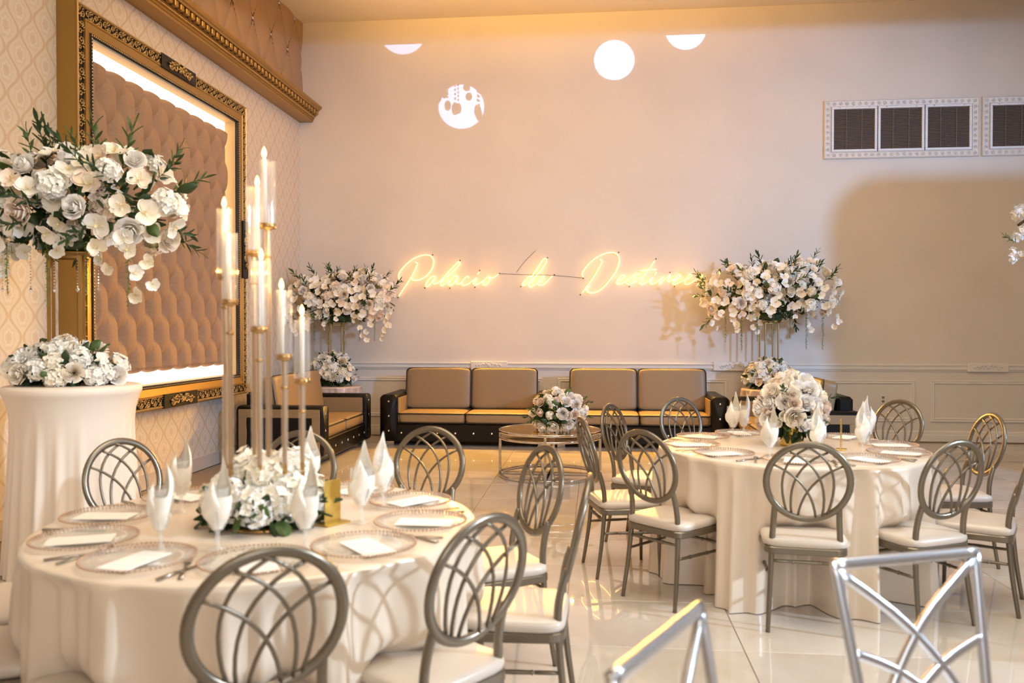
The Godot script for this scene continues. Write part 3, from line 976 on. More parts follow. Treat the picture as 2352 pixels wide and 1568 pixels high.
func build_round_chairs() -> void:
	var c := make_round_chair()
	var near := "champagne round-back chair with cream seat "
	# x, z, turn in degrees, label
	var list := [
		[-0.925, -2.169, 34, "largest champagne round-back chair, nearest the camera, pushed up to the left table"],
		[-0.508, -2.513, 54, near + "at the right front of the left table"],
		[-0.274, -3.055, 89, near + "seen edge-on at the right of the left table"],
		[-0.431, -3.645, 121, near + "turned sideways behind the edge-on chair"],
		[-0.920, -4.188, 170, "champagne round-back chair behind the left table, before the glass coffee table's left side"],
		[-1.520, -3.938, 178, "champagne round-back chair behind the candle stand, half hidden by napkins"],
		[-2.049, -3.689, 243, "champagne round-back chair beside the white draped pedestal table"],
		[-2.215, -2.92, 268, "champagne round-back chair cut by the left picture edge, further one"],
		[-1.935, -2.47, 290, "cream chair seat low at the left picture edge, middle of three there"],
		[-1.478, -2.085, 330, "cream chair seat at the bottom left corner of the picture"],
		[0.167, -5.092, 284, near + "seen narrow at the left side of the right table"],
		[0.336, -5.815, 244, near + "left of the right table, nearest the coffee table"],
		[0.422, -4.600, 316, near + "turned three-quarters at the left front of the right table"],
		[0.782, -6.317, 214, "champagne round-back chair behind the right table, before the black sofa"],
		[1.031, -4.276, 353, "champagne round-back chair seen square from behind at the right table's front"],
		[1.607, -4.381, 27, near + "at the right front of the right table"],
		[2.034, -4.669, 62, near + "cut by the right picture edge at the right table"],
		[2.228, -5.481, 95, "champagne round-back chair lit orange inside, at the right table's far right"],
		[2.070, -6.320, 128, "pale round-back chair behind the right table, before the bare panelled wall"],
	]
	for k in list.size():
		var q: Array = list[k]
		var g: String = "round-back chairs at the left table" if k < 10 else "round-back chairs at the right table"
		if k == 0:
			c.position = Vector3(q[0], 0, q[1]); c.rotation.y = deg_to_rad(q[2])
			tag(c, q[3], "chair", g)
		else:
			copy(c, q[3], Vector3(q[0], 0, q[1]), deg_to_rad(q[2]), g)

func make_lattice_chair() -> Node3D:
	var t := thing("lattice_chair", "", "chair")
	t.set_meta("base_name", "lattice_chair")
	var bar := func(called: String, ctrl: Array, w: float) -> void:
		var pts := []
		for q in ctrl: pts.append(Vector3(q[0], 0.45 + q[1] * 0.47, 0.19 + 0.10 * q[1]))
		var st := begin()
		sweep(st, PackedVector3Array(curve(pts, 5)), rounded_rect(w, w * 0.8, w * 0.2, 2), false, Vector3(0, -0.2, 1))
		part(called, done(st), M.silver, t)
	# x across, y 0 at the seat and 1 at the top rail
	bar.call("top_rail", [[-0.200, 0.985], [0.0, 0.985], [0.200, 0.985]], 0.026)
	bar.call("side_post", [[-0.200, 1.0], [-0.180, 0.5], [-0.160, 0.0]], 0.022)
	bar.call("side_post", [[0.200, 1.0], [0.180, 0.5], [0.160, 0.0]], 0.022)
	bar.call("lattice_bar", [[-0.192, 0.95], [-0.02, 0.68], [0.10, 0.36], [0.15, 0.06]], 0.021)
	bar.call("lattice_bar", [[0.192, 0.95], [0.03, 0.68], [-0.09, 0.36], [-0.14, 0.06]], 0.021)
	bar.call("lattice_bar", [[-0.182, 0.58], [-0.06, 0.48], [0.06, 0.30], [0.155, 0.12]], 0.021)
	bar.call("lattice_bar", [[0.182, 0.58], [0.06, 0.46], [-0.05, 0.26], [-0.11, 0.04]], 0.021)
	bar.call("lower_rail", [[-0.160, 0.03], [0.0, 0.03], [0.160, 0.03]], 0.020)
	for s in [-1.0, 1.0]:
		part("rear_leg", tube_mesh([Vector3(0.165 * s, 0, 0.235), Vector3(0.160 * s, 0.46, 0.19)], 0.012, 8), M.silver, t)
		part("front_leg", tube_mesh([Vector3(0.190 * s, 0, -0.20), Vector3(0.182 * s, 0.42, -0.19)], 0.012, 8), M.silver, t)
		part("stretcher", tube_mesh([Vector3(0.162 * s, 0.2, 0.21), Vector3(0.186 * s, 0.2, -0.195)], 0.008, 6), M.silver, t)
	var st := begin(false)
	prism(st, rounded_rect(0.39, 0.40, 0.03), 0.405, 0.43, 0.004)
	part("seat_frame", done(st), M.silver, t)
	st = begin()
	cushion(st, Vector3(0, 0.453, 0.0), Vector3(0.40, 0.06, 0.40), 0.5, 0.3)
	part("seat_pad", done(st), M.seat_vinyl, t)
	return t

func build_lattice_chairs() -> void:
	var c := make_lattice_chair()
	tag(c, "bright silver chair with crossed lattice back at the bottom right", "chair", "silver lattice chairs in the foreground")
	# its back rail runs from (.546, -1.983) to (.929, -2.136), the seat on the near side
	var d := deg_to_rad(201.8)
	c.rotation.y = d
	c.position = Vector3(0.737, 0, -2.06) - Vector3(sin(d), 0, cos(d)) * 0.29
	d = deg_to_rad(243.3)
	copy(c, "silver lattice-back chair cut off at the bottom centre, gold glint on its rail", Vector3(0.1145, 0, -1.4785) - Vector3(sin(d), 0, cos(d)) * 0.29, d, "silver lattice chairs in the foreground")

# ------------------------------------------------------------------ sofas

func piping_loop(w: float, h: float, r: float, xf: Transform3D) -> ArrayMesh:
	var pts := []
	for p in rounded_rect(w, h, r, 5):
		pts.append(xf * Vector3(p.x, 0, p.y))
	return tube_mesh(pts, 0.0080, 6, true)

func make_sofa(label: String, W: float, place: Vector3, turn: float) -> Node3D:
	# stands with its front towards +z; seats two
	var D := 0.94
	var aw := 0.215
	var t := thing("loveseat_sofa", label, "sofa", place, turn, "")
	part("base", box_mesh(Vector3(W - 0.03, 0.22, D - 0.03), 0.015, Vector3(0, 0.165, 0)), M.black_leather, t)
	part("back_frame", box_mesh(Vector3(W - 2 * aw, 0.70, 0.16), 0.03, Vector3(0, 0.42, -D / 2 + 0.09)), M.black_leather, t)
	var stud := lathe_mesh([Vector2(0, 0), Vector2(0.012, 0), Vector2(0.014, 0.004), Vector2(0.010, 0.009), Vector2(0, 0.011)], 8, false)
	var face := Basis(Vector3.RIGHT, PI / 2)
	for s in [-1.0, 1.0]:
		var ax: float = s * (W / 2 - aw / 2)
		var st := begin()
		# arm: a slab with a generous round along its top edges
		sweep(st, PackedVector3Array([Vector3(ax, 0.35, -D / 2), Vector3(ax, 0.35, -D / 2 + 0.02), Vector3(ax, 0.35, D / 2 - 0.02), Vector3(ax, 0.35, D / 2)]), rounded_rect(aw, 0.58, 0.055, 5), false, Vector3.UP, PackedFloat32Array([0.96, 1.0, 1.0, 0.965]))
		var arm := part("arm", done(st), M.black_leather, t)
		part("arm_lining", box_mesh(Vector3(0.014, 0.33, D - 0.14), 0.006, Vector3(ax - s * (aw / 2 + 0.004), 0.43, 0.02)), M.taupe_leather, arm)
		# outer side: taupe border round a dark quilted panel
		st = begin(false)
		var xo: float = ax + s * (aw / 2 + 0.003)
		for q in [[0.56, 0.0, 0.09, D - 0.05], [0.10, 0.0, 0.09, D - 0.05]]:
			box(st, Vector3(xo, q[0], q[1]), Vector3(0.014, q[2], q[3]), 0.005)
		for q in [-1, 1]:
			box(st, Vector3(xo, 0.33, q * (D / 2 - 0.07)), Vector3(0.014, 0.38, 0.09), 0.005)
		part("side_border", done(st), M.taupe_leather, arm)
		st = begin()
		grid(st, 40, 22, func(u, v):
			var z: float = (u - 0.5) * (D - 0.22)
			var y: float = 0.14 + 0.38 * v
			var a: float = z / 0.115 + y / 0.115
			var b: float = z / 0.115 - y / 0.115
			return Vector3(xo + s * (0.006 * pow(absf(sin(PI * a / 2) * sin(PI * b / 2)), 0.5) - 0.002), y, z), s > 0)
		part("quilted_side", done(st), M.black_leather, arm)
		for y in [0.19, 0.375, 0.555]:
			part("crystal_stud", stud, M.crystal, arm, Transform3D(face, Vector3(ax, y, D / 2 - 0.004)))
		for q in [-1, 1]:
			part("foot", box_mesh(Vector3(0.10, 0.06, 0.06), 0.004, Vector3(ax, 0.03, q * (D / 2 - 0.10))), M.chrome, t)
	var sw := (W - 2 * aw) / 2
	for s in [-1.0, 1.0]:
		var st := begin()
		cushion(st, Vector3(s * sw / 2, 0.345, 0.10), Vector3(sw - 0.004, 0.155, D - 0.25), 0.26, 0.14, 40, 14)
		var c := part("seat_cushion", done(st), M.taupe_leather, t)
		for y in [0.401, 0.290]:
			part("piping", piping_loop(sw - 0.001, D - 0.246, 0.035, at(Vector3(s * sw / 2, y, 0.10))), M.piping, c)
		st = begin()
		var tilt := Transform3D(Basis(Vector3.RIGHT, -0.16), Vector3(s * (sw / 2 + 0.012), 0.672, -D / 2 + 0.285))
		cushion(st, Vector3.ZERO, Vector3(sw + 0.008, 0.525, 0.20), 0.16, 0.30, 40, 18, tilt)
		c = part("back_cushion", done(st), M.taupe_leather, t)
		part("piping", piping_loop(sw + 0.012, 0.529, 0.055, tilt * Transform3D(Basis(Vector3.RIGHT, PI / 2), Vector3(0, 0, 0.062))), M.piping, c)
	var n := int((W - 2 * aw) / 0.195)
	for k in n:
		part("crystal_stud", stud, M.crystal, t, Transform3D(face, Vector3((k - (n - 1) / 2.0) * (W - 2 * aw - 0.10) / (n - 1), 0.165, D / 2 - 0.017)))
	return t

func build_sofas() -> void:
	make_sofa("black and taupe leather loveseat under the neon sign, left of the pair", 2.12, Vector3(-1.600, 0, -10.66), 0.0)
	make_sofa("black and taupe leather loveseat under the neon sign, right of the pair", 2.12, Vector3(0.545, 0, -10.66), 0.0)
	make_sofa("taupe loveseat with dark quilted arms side-on at the left wall", 1.92, Vector3(-3.32, 0, -9.50), PI / 2)
	make_sofa("taupe loveseat facing left, mostly hidden behind the right table's rose centrepiece", 1.92, Vector3(2.14, 0, -9.46), -PI / 2)

# ------------------------------------------------------------------ tables

func fold_wave(a: float, seed_: float) -> float:
	# soft hollows between sharper ridges
	var p := a * 13.0 + seed_ + 1.4 * sin(a * 4.0 + seed_)
	var q := a * 19.0 + 2.1 * seed_ + 1.1 * sin(a * 5.0)
	return 0.55 * (1.0 - 2.0 * pow(absf(sin(p / 2.0)), 0.75)) + 0.35 * (1.0 - 2.0 * pow(absf(sin(q / 2.0)), 0.8)) + 0.20 * sin(a * 7.0 + seed_ * 3.3)

func draped_cloth(R: float, H: float, amp: float, flare: float, seed_: float, segs := 320, chairs := []) -> ArrayMesh:
	# chairs: (angle, distance) of each chair pushed up to the table; their seats press the skirt in
	var st := begin()
	var rows := [[0.0, 0.0], [0.5, 0.0], [0.93, 0.0], [0.985, 0.0015], [1.0, 0.008]]
	for k in 25:
		rows.append([1.0, 0.008 + (H - 0.012) * pow((k + 1) / 25.0, 1.15)])
	grid(st, segs, rows.size() - 1, func(u, v):
		var k := int(roundf(v * (rows.size() - 1)))
		var a: float = TAU * u
		if u >= 1.0: a = 0.0
		var drop: float = rows[k][1]
		var r: float = R * rows[k][0]
		var f: float = clampf(drop / H, 0.0, 1.0)
		var w: float = fold_wave(a, seed_)
		# folds start just below the edge and deepen to the floor
		var g: float = (0.55 + 0.45 * smoothstep(0.0, 0.8, f)) * smoothstep(0.0, 0.13 + 0.06 * sin(a * 5.0 + seed_), f)
		if k > 3:
			var press := 0.0
			for c in chairs:
				var d := absf(angle_difference(a, c[0]))
				press = maxf(press, maxf(0.0, 0.80 - (c[1] - 0.20)) * (1.0 - smoothstep(0.12, 0.30, d)))
			r += 0.006 + flare * f + amp * g * w + amp * 0.16 * g * (1.0 - 0.6 * f) * sin(a * 37.0 + seed_ + 2.0 * sin(a * 6.0))
			r -= press * smoothstep(0.24, 0.42, drop)
		return Vector3(cos(a) * r, H - drop, sin(a) * r), true)
	return done(st)

func build_tables() -> void:
	for k in 2:
		var c: Vector3 = [T1, T2][k]
		var seated := []
		for o in get_children():
			if o.name.begins_with("round_back_chair"):
				var q: Vector3 = o.position - c
				if q.length() < 1.12: seated.append([atan2(q.z, q.x), q.length()])
		solo("round_tablecloth", draped_cloth(0.756, CLOTH_H, 0.085, 0.04, 1.3 + 2.4 * k, 320, seated), M.satin, ["champagne satin cloth to the floor over the near left round table", "champagne satin cloth to the floor over the right round table"][k], "tablecloth", at(c), "satin tablecloths on the round tables")
	# pedestal table in a white stretch cover at the left edge
	var st := begin()
	var prof := [[0.0, 1.12], [0.18, 1.12], [0.36, 1.119], [0.378, 1.114], [0.385, 1.10], [0.384, 1.075], [0.376, 1.062], [0.362, 1.02], [0.348, 0.97], [0.340, 0.90], [0.338, 0.80], [0.340, 0.65], [0.346, 0.50], [0.354, 0.35], [0.364, 0.20], [0.372, 0.08], [0.376, 0.004]]
	grid(st, 180, prof.size() - 1, func(u, v):
		var j := int(roundf(v * (prof.size() - 1)))
		var a: float = TAU * u
		if u >= 1.0: a = 0.0
		var r: float = prof[j][0]
		var y: float = prof[j][1]
		var g: float = smoothstep(1.0, 0.45, y)
		r += g * 0.022 * (sin(a * 22.0 + 1.5 * sin(a * 3.0)) * 0.6 + sin(a * 37.0) * 0.25)
		return Vector3(cos(a) * r, y, sin(a) * r), true)
	solo("pedestal_tablecloth", done(st), M.spandex, "tall round table under a white pleated stretch cover at left", "tablecloth", at(Vector3(-3.16, 0, -4.80)))
	# two small round tables by the back wall
	for k in 2:
		var c: Vector3 = [Vector3(-3.43, 0, -10.86), Vector3(2.20, 0, -10.88)][k]
		solo("small_tablecloth", draped_cloth(0.335, 0.70, 0.040, 0.03, 4.0 + k, 160), M.satin_small, ["pink satin cloth on the small flower table in the left corner", "pink satin cloth on the small flower table behind the right sofa"][k], "tablecloth", at(c), "satin cloths on the small flower tables")
	# coffee table
	var t := thing("coffee_table", "round glass coffee table with chrome rings before the left sofa", "table", Vector3(-0.445, 0, -8.32))
	var R := 0.50
	var ring := func(r: float, y: float, w: float, h: float) -> ArrayMesh:
		var pts := PackedVector3Array()
		for i in 64: pts.append(Vector3(cos(TAU * i / 64) * r, y, sin(TAU * i / 64) * r))
		var s := begin()
		sweep(s, pts, rounded_rect(w, h, minf(w, h) * 0.25, 2), true, Vector3.UP)
		return done(s)
	part("top_ring", ring.call(R, 0.447, 0.022, 0.026), M.chrome, t)
	part("lower_ring", ring.call(R, 0.385, 0.022, 0.022), M.chrome, t)
	part("base_ring", ring.call(R, 0.016, 0.022, 0.030), M.chrome, t)
	part("glass_top", lathe_mesh([Vector2(0, 0.442), Vector2(R - 0.013, 0.442), Vector2(R - 0.013, 0.454), Vector2(0, 0.454)], 48, false), M.reflected_amber_top, t)
	part("glass_shelf", lathe_mesh([Vector2(0, 0.382), Vector2(R - 0.013, 0.382), Vector2(R - 0.013, 0.390), Vector2(0, 0.390)], 48, false), M.thick_glass, t)
	for a in [0.03, PI / 2 + 0.03, PI + 0.03, -PI / 2 + 0.03]:
		part("leg", box_mesh(Vector3(0.026, 0.432, 0.026), 0.003, Vector3(0, 0.216, 0)), M.chrome, t, at(Vector3(cos(a) * R, 0, sin(a) * R), -a))
	part("base_bar", box_mesh(Vector3(2 * R - 0.03, 0.026, 0.026), 0.003, Vector3(0, 0.016, 0)), M.chrome, t, at(Vector3.ZERO, -0.03))
	part("base_bar", box_mesh(Vector3(0.026, 0.024, 2 * R - 0.03), 0.003, Vector3(0, 0.016, 0)), M.chrome, t, at(Vector3.ZERO, -0.03))

# ------------------------------------------------------------------ flower stands

func flower_stand(label: String, place: Vector3, h: float, w: float, bar: float, turn: float) -> void:
	var t := thing("flower_stand", label, "stand", place, turn, "")
	part("base_plate", box_mesh(Vector3(w + 0.06, 0.012, w + 0.06), 0.002, Vector3(0, 0.006, 0)), M.stand_gold, t)
	part("top_plate", box_mesh(Vector3(w + 0.10, 0.012, w + 0.10), 0.002, Vector3(0, h - 0.006, 0)), M.stand_gold, t)
	for sx in [-1.0, 1.0]:
		for sz in [-1.0, 1.0]:
			part("post", box_mesh(Vector3(bar, h - 0.02, bar), 0.002, Vector3(sx * w / 2, h / 2, sz * w / 2)), M.stand_gold, t)
	for s in [-1.0, 1.0]:
		part("crossbar", box_mesh(Vector3(w, bar * 0.8, bar * 0.8), 0.001, Vector3(0, h - 0.03, s * w / 2)), M.stand_gold, t)


# ------------------------------------------------------------------ flowers

func petal_sheet(st: SurfaceTool, base: Transform3D, L: float, W: float, cup: float, curl: float, c0: Color, c1: Color, nu := 3, nv := 4, power := 0.7) -> void:
	# a petal rising along +y from the base, facing +z
	var P := func(i: int, j: int) -> Vector3:
		var s := (float(i) / nu - 0.5) * 2.0
		var t := float(j) / nv
		var w := W * pow(maxf(sin(PI * (0.06 + 0.90 * t)), 0.02), power)
		return base * Vector3(w * s, L * t, cup * W * (s * s - 0.5) + curl * L * t * t)
	for j in nv:
		for i in nu:
			var ids := [[i, j], [i, j + 1], [i + 1, j + 1], [i, j], [i + 1, j + 1], [i + 1, j]]
			for q in ids:
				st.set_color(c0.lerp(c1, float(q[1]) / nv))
				st.add_vertex(P.call(q[0], q[1]))

func rose_mesh() -> ArrayMesh:
	# unit rose: radius 1, opening along +y
	var st := begin()
	var g := RandomNumberGenerator.new(); g.seed = 3
	var layers := [[3, 0.17, 0.92, 0.03, 1.6], [4, 0.33, 0.95, 0.05, 1.25], [5, 0.50, 0.90, 0.08, 1.05], [6, 0.70, 0.74, 0.13, 0.88], [6, 0.94, 0.46, 0.26, 0.88]]
	for l in layers.size():
		var q: Array = layers[l]
		for k in int(q[0]):
			var phi: float = TAU * (k + 0.35 * l) / float(q[0]) + g.randf_range(-0.1, 0.1)
			var half: float = q[4] * 0.62
			var P := func(i: int, j: int) -> Vector3:
				var s := (i / 4.0 - 0.5) * 2.0
				var t := j / 4.0
				var r: float = float(q[1]) * (0.35 + 0.65 * sin(t * PI / 2)) + 0.02 * s
				r += float(q[3]) * maxf(0.0, t - 0.7) * 1.6
				var y: float = -0.35 + (float(q[2]) + 0.35) * t - 0.10 * s * s * t - float(q[3]) * pow(maxf(0.0, t - 0.75) * 4.0, 2.0) * 0.35
				var a: float = phi + s * half * (1.0 - 0.15 * t)
				return Vector3(cos(a) * r, y, sin(a) * r)
			for j in 4:
				for i in 4:
					for w in [[i, j], [i, j + 1], [i + 1, j + 1], [i, j], [i + 1, j + 1], [i + 1, j]]:
						st.set_color(Color(1, 1, 1).lerp(Color(0.86, 0.72, 0.56), maxf(0.0, 0.85 - 0.20 * l) if w[1] < 3 else 0.08))  # blush hearts, darkened in the colour as if shaded between petals
						st.add_vertex(P.call(w[0], w[1]))
	return done(st)

func orchid_mesh() -> ArrayMesh:
	# unit moth orchid facing +y
	var st := begin()
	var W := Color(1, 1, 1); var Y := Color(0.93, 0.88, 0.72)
	var face := Basis(Vector3.RIGHT, -PI / 2)
	var put := func(a: float, L: float, w: float, cup: float, curl: float, lift: float) -> void:
		var b := Basis(Vector3.UP, a) * face * Basis(Vector3.RIGHT, lift)
		petal_sheet(st, Transform3D(b, Vector3.ZERO), L, w, cup, curl, Y, W, 4, 4, 0.55)
	for k in 3:
		put.call(TAU * k / 3.0, 0.98, 0.40, 0.25, 0.10, 0.10)
	for s in [-1.0, 1.0]:
		put.call(s * 1.25, 0.98, 0.66, 0.22, 0.12, 0.22)
	for s in [-1.0, 1.0]:
		petal_sheet(st, Transform3D(Basis(Vector3.UP, PI + s * 0.5) * face * Basis(Vector3.RIGHT, 0.9), Vector3.ZERO), 0.34, 0.14, 0.5, 0.3, Color(0.90, 0.72, 0.30), Color(0.96, 0.90, 0.72), 2, 2)
	return done(st)

func hydrangea_mesh() -> ArrayMesh:
	var st := begin(false)
	var g := RandomNumberGenerator.new(); g.seed = 8
	var n := 62
	for k in n:
		var y := 1.0 - 1.30 * (k + 0.5) / n
		var a := k * 2.39996
		var r := sqrt(maxf(0.0, 1.0 - y * y))
		var d := Vector3(cos(a) * r, y, sin(a) * r)
		var c := d * g.randf_range(0.74, 1.02)
		d = (d + Vector3(g.randfn(), g.randfn(), g.randfn()) * 0.28).normalized()
		var x := d.cross(Vector3(0.3, 0.9, 0.2)).normalized()
		var b := Basis(x, d, x.cross(d)).rotated(d, g.randf() * TAU)
		for p in 4:
			var e := b * Vector3(cos(PI / 2 * p), 0.22, sin(PI / 2 * p)) * 0.34
			var f := b * Vector3(cos(PI / 2 * p + 0.72), 0.30, sin(PI / 2 * p + 0.72)) * 0.25
			var h := b * Vector3(cos(PI / 2 * p - 0.72), 0.30, sin(PI / 2 * p - 0.72)) * 0.25
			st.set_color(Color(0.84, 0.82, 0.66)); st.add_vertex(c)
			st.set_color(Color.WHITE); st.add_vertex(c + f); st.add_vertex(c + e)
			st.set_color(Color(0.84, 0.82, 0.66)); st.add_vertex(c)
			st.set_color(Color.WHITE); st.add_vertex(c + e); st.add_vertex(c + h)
	# green heart
	st.set_color(Color(0.45, 0.47, 0.28))
	st.set_smooth_group(0)
	cushion(st, Vector3(0, -0.05, 0), Vector3(1.2, 1.2, 1.2), 1.0, 1.0, 10, 6)
	return done(st)

func dahlia_mesh() -> ArrayMesh:
	var st := begin()
	for l in 4:
		var n := [14, 13, 11, 7][l] as int
		for k in n:
			var b := Basis(Vector3.UP, TAU * (k + 0.5 * l) / n) * Basis(Vector3.RIGHT, -PI / 2 + [0.15, 0.5, 0.9, 1.3][l])
			petal_sheet(st, Transform3D(b, Vector3(0, 0.05 * l, 0)), [1.0, 0.9, 0.72, 0.5][l], 0.20, 0.5, 0.06, Color(0.93, 0.90, 0.78), Color.WHITE, 2, 2, 0.6)
	return done(st)

func spray_mesh() -> ArrayMesh:
	# a stem with pairs of lance leaves, along +y, one unit long
	var st := begin()
	tube(st, [Vector3.ZERO, Vector3(0.03, 0.5, 0.02), Vector3(0.0, 1.0, 0.10)], 0.010, 4)
	for k in 11:
		var t := 0.16 + 0.84 * k / 10.0
		var p := Vector3(0.03 * sin(PI * t), t, 0.10 * t * t)
		var b := Basis(Vector3.UP, k * 2.4) * Basis(Vector3.RIGHT, 0.85 - 0.5 * t)
		if k == 10: b = Basis.IDENTITY
		petal_sheet(st, Transform3D(b, p), 0.30, 0.050, 0.4, 0.22, Color.WHITE, Color.WHITE, 2, 3, 0.9)
	return done(st)

func broad_leaf_mesh() -> ArrayMesh:
	var st := begin()
	petal_sheet(st, Transform3D(Basis(Vector3.RIGHT, 0.5), Vector3.ZERO), 1.0, 0.36, 0.35, 0.25, Color.WHITE, Color.WHITE, 4, 5, 1.0)
	tube(st, [Vector3(0, -0.4, 0), Vector3.ZERO], 0.02, 4)
	return done(st)

func vine_mesh() -> ArrayMesh:
	# a hanging string of tiny leaves, one unit down along -y
	var st := begin(false)
	var g := RandomNumberGenerator.new(); g.seed = 12
	tube(st, [Vector3.ZERO, Vector3(0.015, -0.5, 0), Vector3(0, -1, 0.01)], 0.006, 3)
	for k in 90:
		var t := (k + 0.5) / 90.0
		var p := Vector3(0.015 * sin(PI * t), -t, 0)
		var a := g.randf() * TAU
		var e := Vector3(cos(a), g.randf_range(-0.9, 0.3), sin(a)).normalized() * 0.075 * (1.15 - 0.5 * t)
		var w := e.cross(Vector3.UP).normalized() * 0.018
		tri(st, p, p + e * 0.6 + w, p + e); tri(st, p, p + e, p + e * 0.6 - w)
	return done(st)

func blossom_mesh() -> ArrayMesh:
	# drooping cluster of small five-petal blossoms
	var st := begin(false)
	var g := RandomNumberGenerator.new(); g.seed = 31
	for k in 22:
		var c := Vector3(g.randf_range(-0.4, 0.4), g.randf_range(-1.0, 0.15), g.randf_range(-0.4, 0.4))
		var d := (c + Vector3(0, 0.6, 0.25)).normalized()
		var x := d.cross(Vector3(0.2, 0.3, 0.9)).normalized()
		var b := Basis(x, d, x.cross(d))
		for p in 5:
			var a := TAU * p / 5.0
			var e := b * Vector3(cos(a), 0.25, sin(a)) * 0.22
			var f := b * Vector3(cos(a + 0.55), 0.2, sin(a + 0.55)) * 0.15
			var h := b * Vector3(cos(a - 0.55), 0.2, sin(a - 0.55)) * 0.15
			st.set_color(Color(0.95, 0.90, 0.80)); st.add_vertex(c)
			st.set_color(Color.WHITE); st.add_vertex(c + f); st.add_vertex(c + e)
			st.set_color(Color(0.95, 0.90, 0.80)); st.add_vertex(c)
			st.set_color(Color.WHITE); st.add_vertex(c + e); st.add_vertex(c + h)
	return done(st)

func bead_strand_mesh(n: int, step: float, r: float) -> ArrayMesh:
	var st := begin(false)
	for k in n:
		var c := Vector3(0, -step * k, 0)
		var s := r * (2.2 if k == n - 1 else 1.0)
		for i in 4:
			var a := Vector3(cos(TAU * i / 4), 0, sin(TAU * i / 4)) * s * 0.8
			var b := Vector3(cos(TAU * (i + 1) / 4), 0, sin(TAU * (i + 1) / 4)) * s * 0.8
			tri_out(st, c + a, c + b, c + Vector3(0, s, 0), c); tri_out(st, c + a, c + b, c - Vector3(0, s, 0), c)
	return done(st)

func facing(n: Vector3, spin: float) -> Basis:
	# a basis whose y axis is n
	var y := n.normalized()
	var x := (Vector3.RIGHT if absf(y.x) < 0.9 else Vector3.UP).cross(y).normalized()
	return Basis(x, y, x.cross(y)).rotated(y, spin)

func bloom(kind: String, root: Node3D, p: Vector3, n: Vector3, s: float, g: RandomNumberGenerator, blush := 0.0) -> void:
	var mesh: ArrayMesh
	match kind:
		"orchid": mesh = stored("orchid", orchid_mesh)
		"rose": mesh = stored("rose", rose_mesh)
		"hydrangea": mesh = stored("hydrangea", hydrangea_mesh)
		"dahlia": mesh = stored("dahlia", dahlia_mesh)
		"blossom_cluster": mesh = stored("blossom", blossom_mesh)
		"leaf_spray": mesh = stored("spray", spray_mesh)
		"leaf": mesh = stored("leaf", broad_leaf_mesh)
		"trailing_vine": mesh = stored("vine", vine_mesh)
	var m: Material
	if kind in ["leaf_spray", "leaf", "trailing_vine"]:
		m = M["leaf_%d" % (2 if kind == "trailing_vine" else (0 if g.randf() < 0.6 else 1))]
	else:
		m = M["petal_%d" % (2 if g.randf() < blush else (0 if g.randf() < 0.6 else 1))]
	var b := facing(n, g.randf() * TAU)
	if kind == "trailing_vine": b = Basis(Vector3.UP, g.randf() * TAU)
	if kind == "blossom_cluster": b = Basis(Vector3.UP, g.randf() * TAU) * Basis(Vector3.RIGHT, g.randf_range(-0.4, 0.4))
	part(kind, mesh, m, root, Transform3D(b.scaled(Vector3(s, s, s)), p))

func foliage_core(root: Node3D, c: Vector3, r: Vector3, n: int, size: float, seed_: int, lowest := -9.0) -> void:
	# the dense green filling between the blooms
	var g := RandomNumberGenerator.new(); g.seed = seed_
	var st := begin()
	for k in n:
		var d := Vector3(g.randfn(), g.randfn(), g.randfn()).normalized()
		var p := c + d * r * g.randf_range(0.45, 0.95)
		if p.y < lowest: p.y = lowest + g.randf() * 0.03
		var b := facing((d + Vector3(g.randfn(), g.randfn(), g.randfn()) * 0.5), g.randf() * TAU)
		petal_sheet(st, Transform3D(b, p), size * g.randf_range(0.7, 1.3), size * 0.30, 0.3, 0.3, Color.WHITE, Color.WHITE, 2, 2, 1.0)
	stuff(part("foliage", done(st), M.leaf_0, root))

func fill_blooms(root: Node3D, c: Vector3, r: Vector3, spec: Array, seed_: int, low := -0.45) -> void:
	# spec: [kind, count, size, outward reach]; each bloom is placed where there is most room
	var g := RandomNumberGenerator.new(); g.seed = seed_
	var used := []
	for q in spec:
		for k in int(q[1]):
			var best := Vector3.UP; var bd := -1.0
			for tries in 7:
				var d := Vector3(g.randfn(), g.randfn(), g.randfn()).normalized()
				if d.y < low: d.y = -d.y
				if d.z < -0.25 and g.randf() < 0.8: d.z = -d.z
				var near := 9.0
				for u in used:
					near = minf(near, (d * r - u).length_squared())
				if near > bd: bd = near; best = d
			used.append(best * r)
			var p := c + best * r * float(q[3]) * g.randf_range(0.93, 1.05)
			var n := (best / r).normalized() + Vector3(g.randfn(), g.randfn(), g.randfn()) * 0.28
			if q[0] in ["orchid", "rose", "hydrangea", "dahlia"]: n += Vector3(0, 0.0, 0.35)
			bloom(q[0], root, p, n, float(q[2]) * g.randf_range(0.82, 1.15), g, 0.15)

func cascade(root: Node3D, p: Vector3, drop: float, n: int, s: float, seed_: int, spread := 0.06) -> void:
	var g := RandomNumberGenerator.new(); g.seed = seed_
	for k in n:
		var t := float(k) / maxf(n - 1, 1)
		var q := p + Vector3(g.randfn() * spread * (1.0 - 0.5 * t), -drop * t, g.randfn() * spread)
		bloom("orchid", root, q, Vector3(g.randfn() * 0.5, 0.1 - 0.3 * t, 1.0), s * g.randf_range(0.75, 1.05) * (1.0 - 0.25 * t), g)

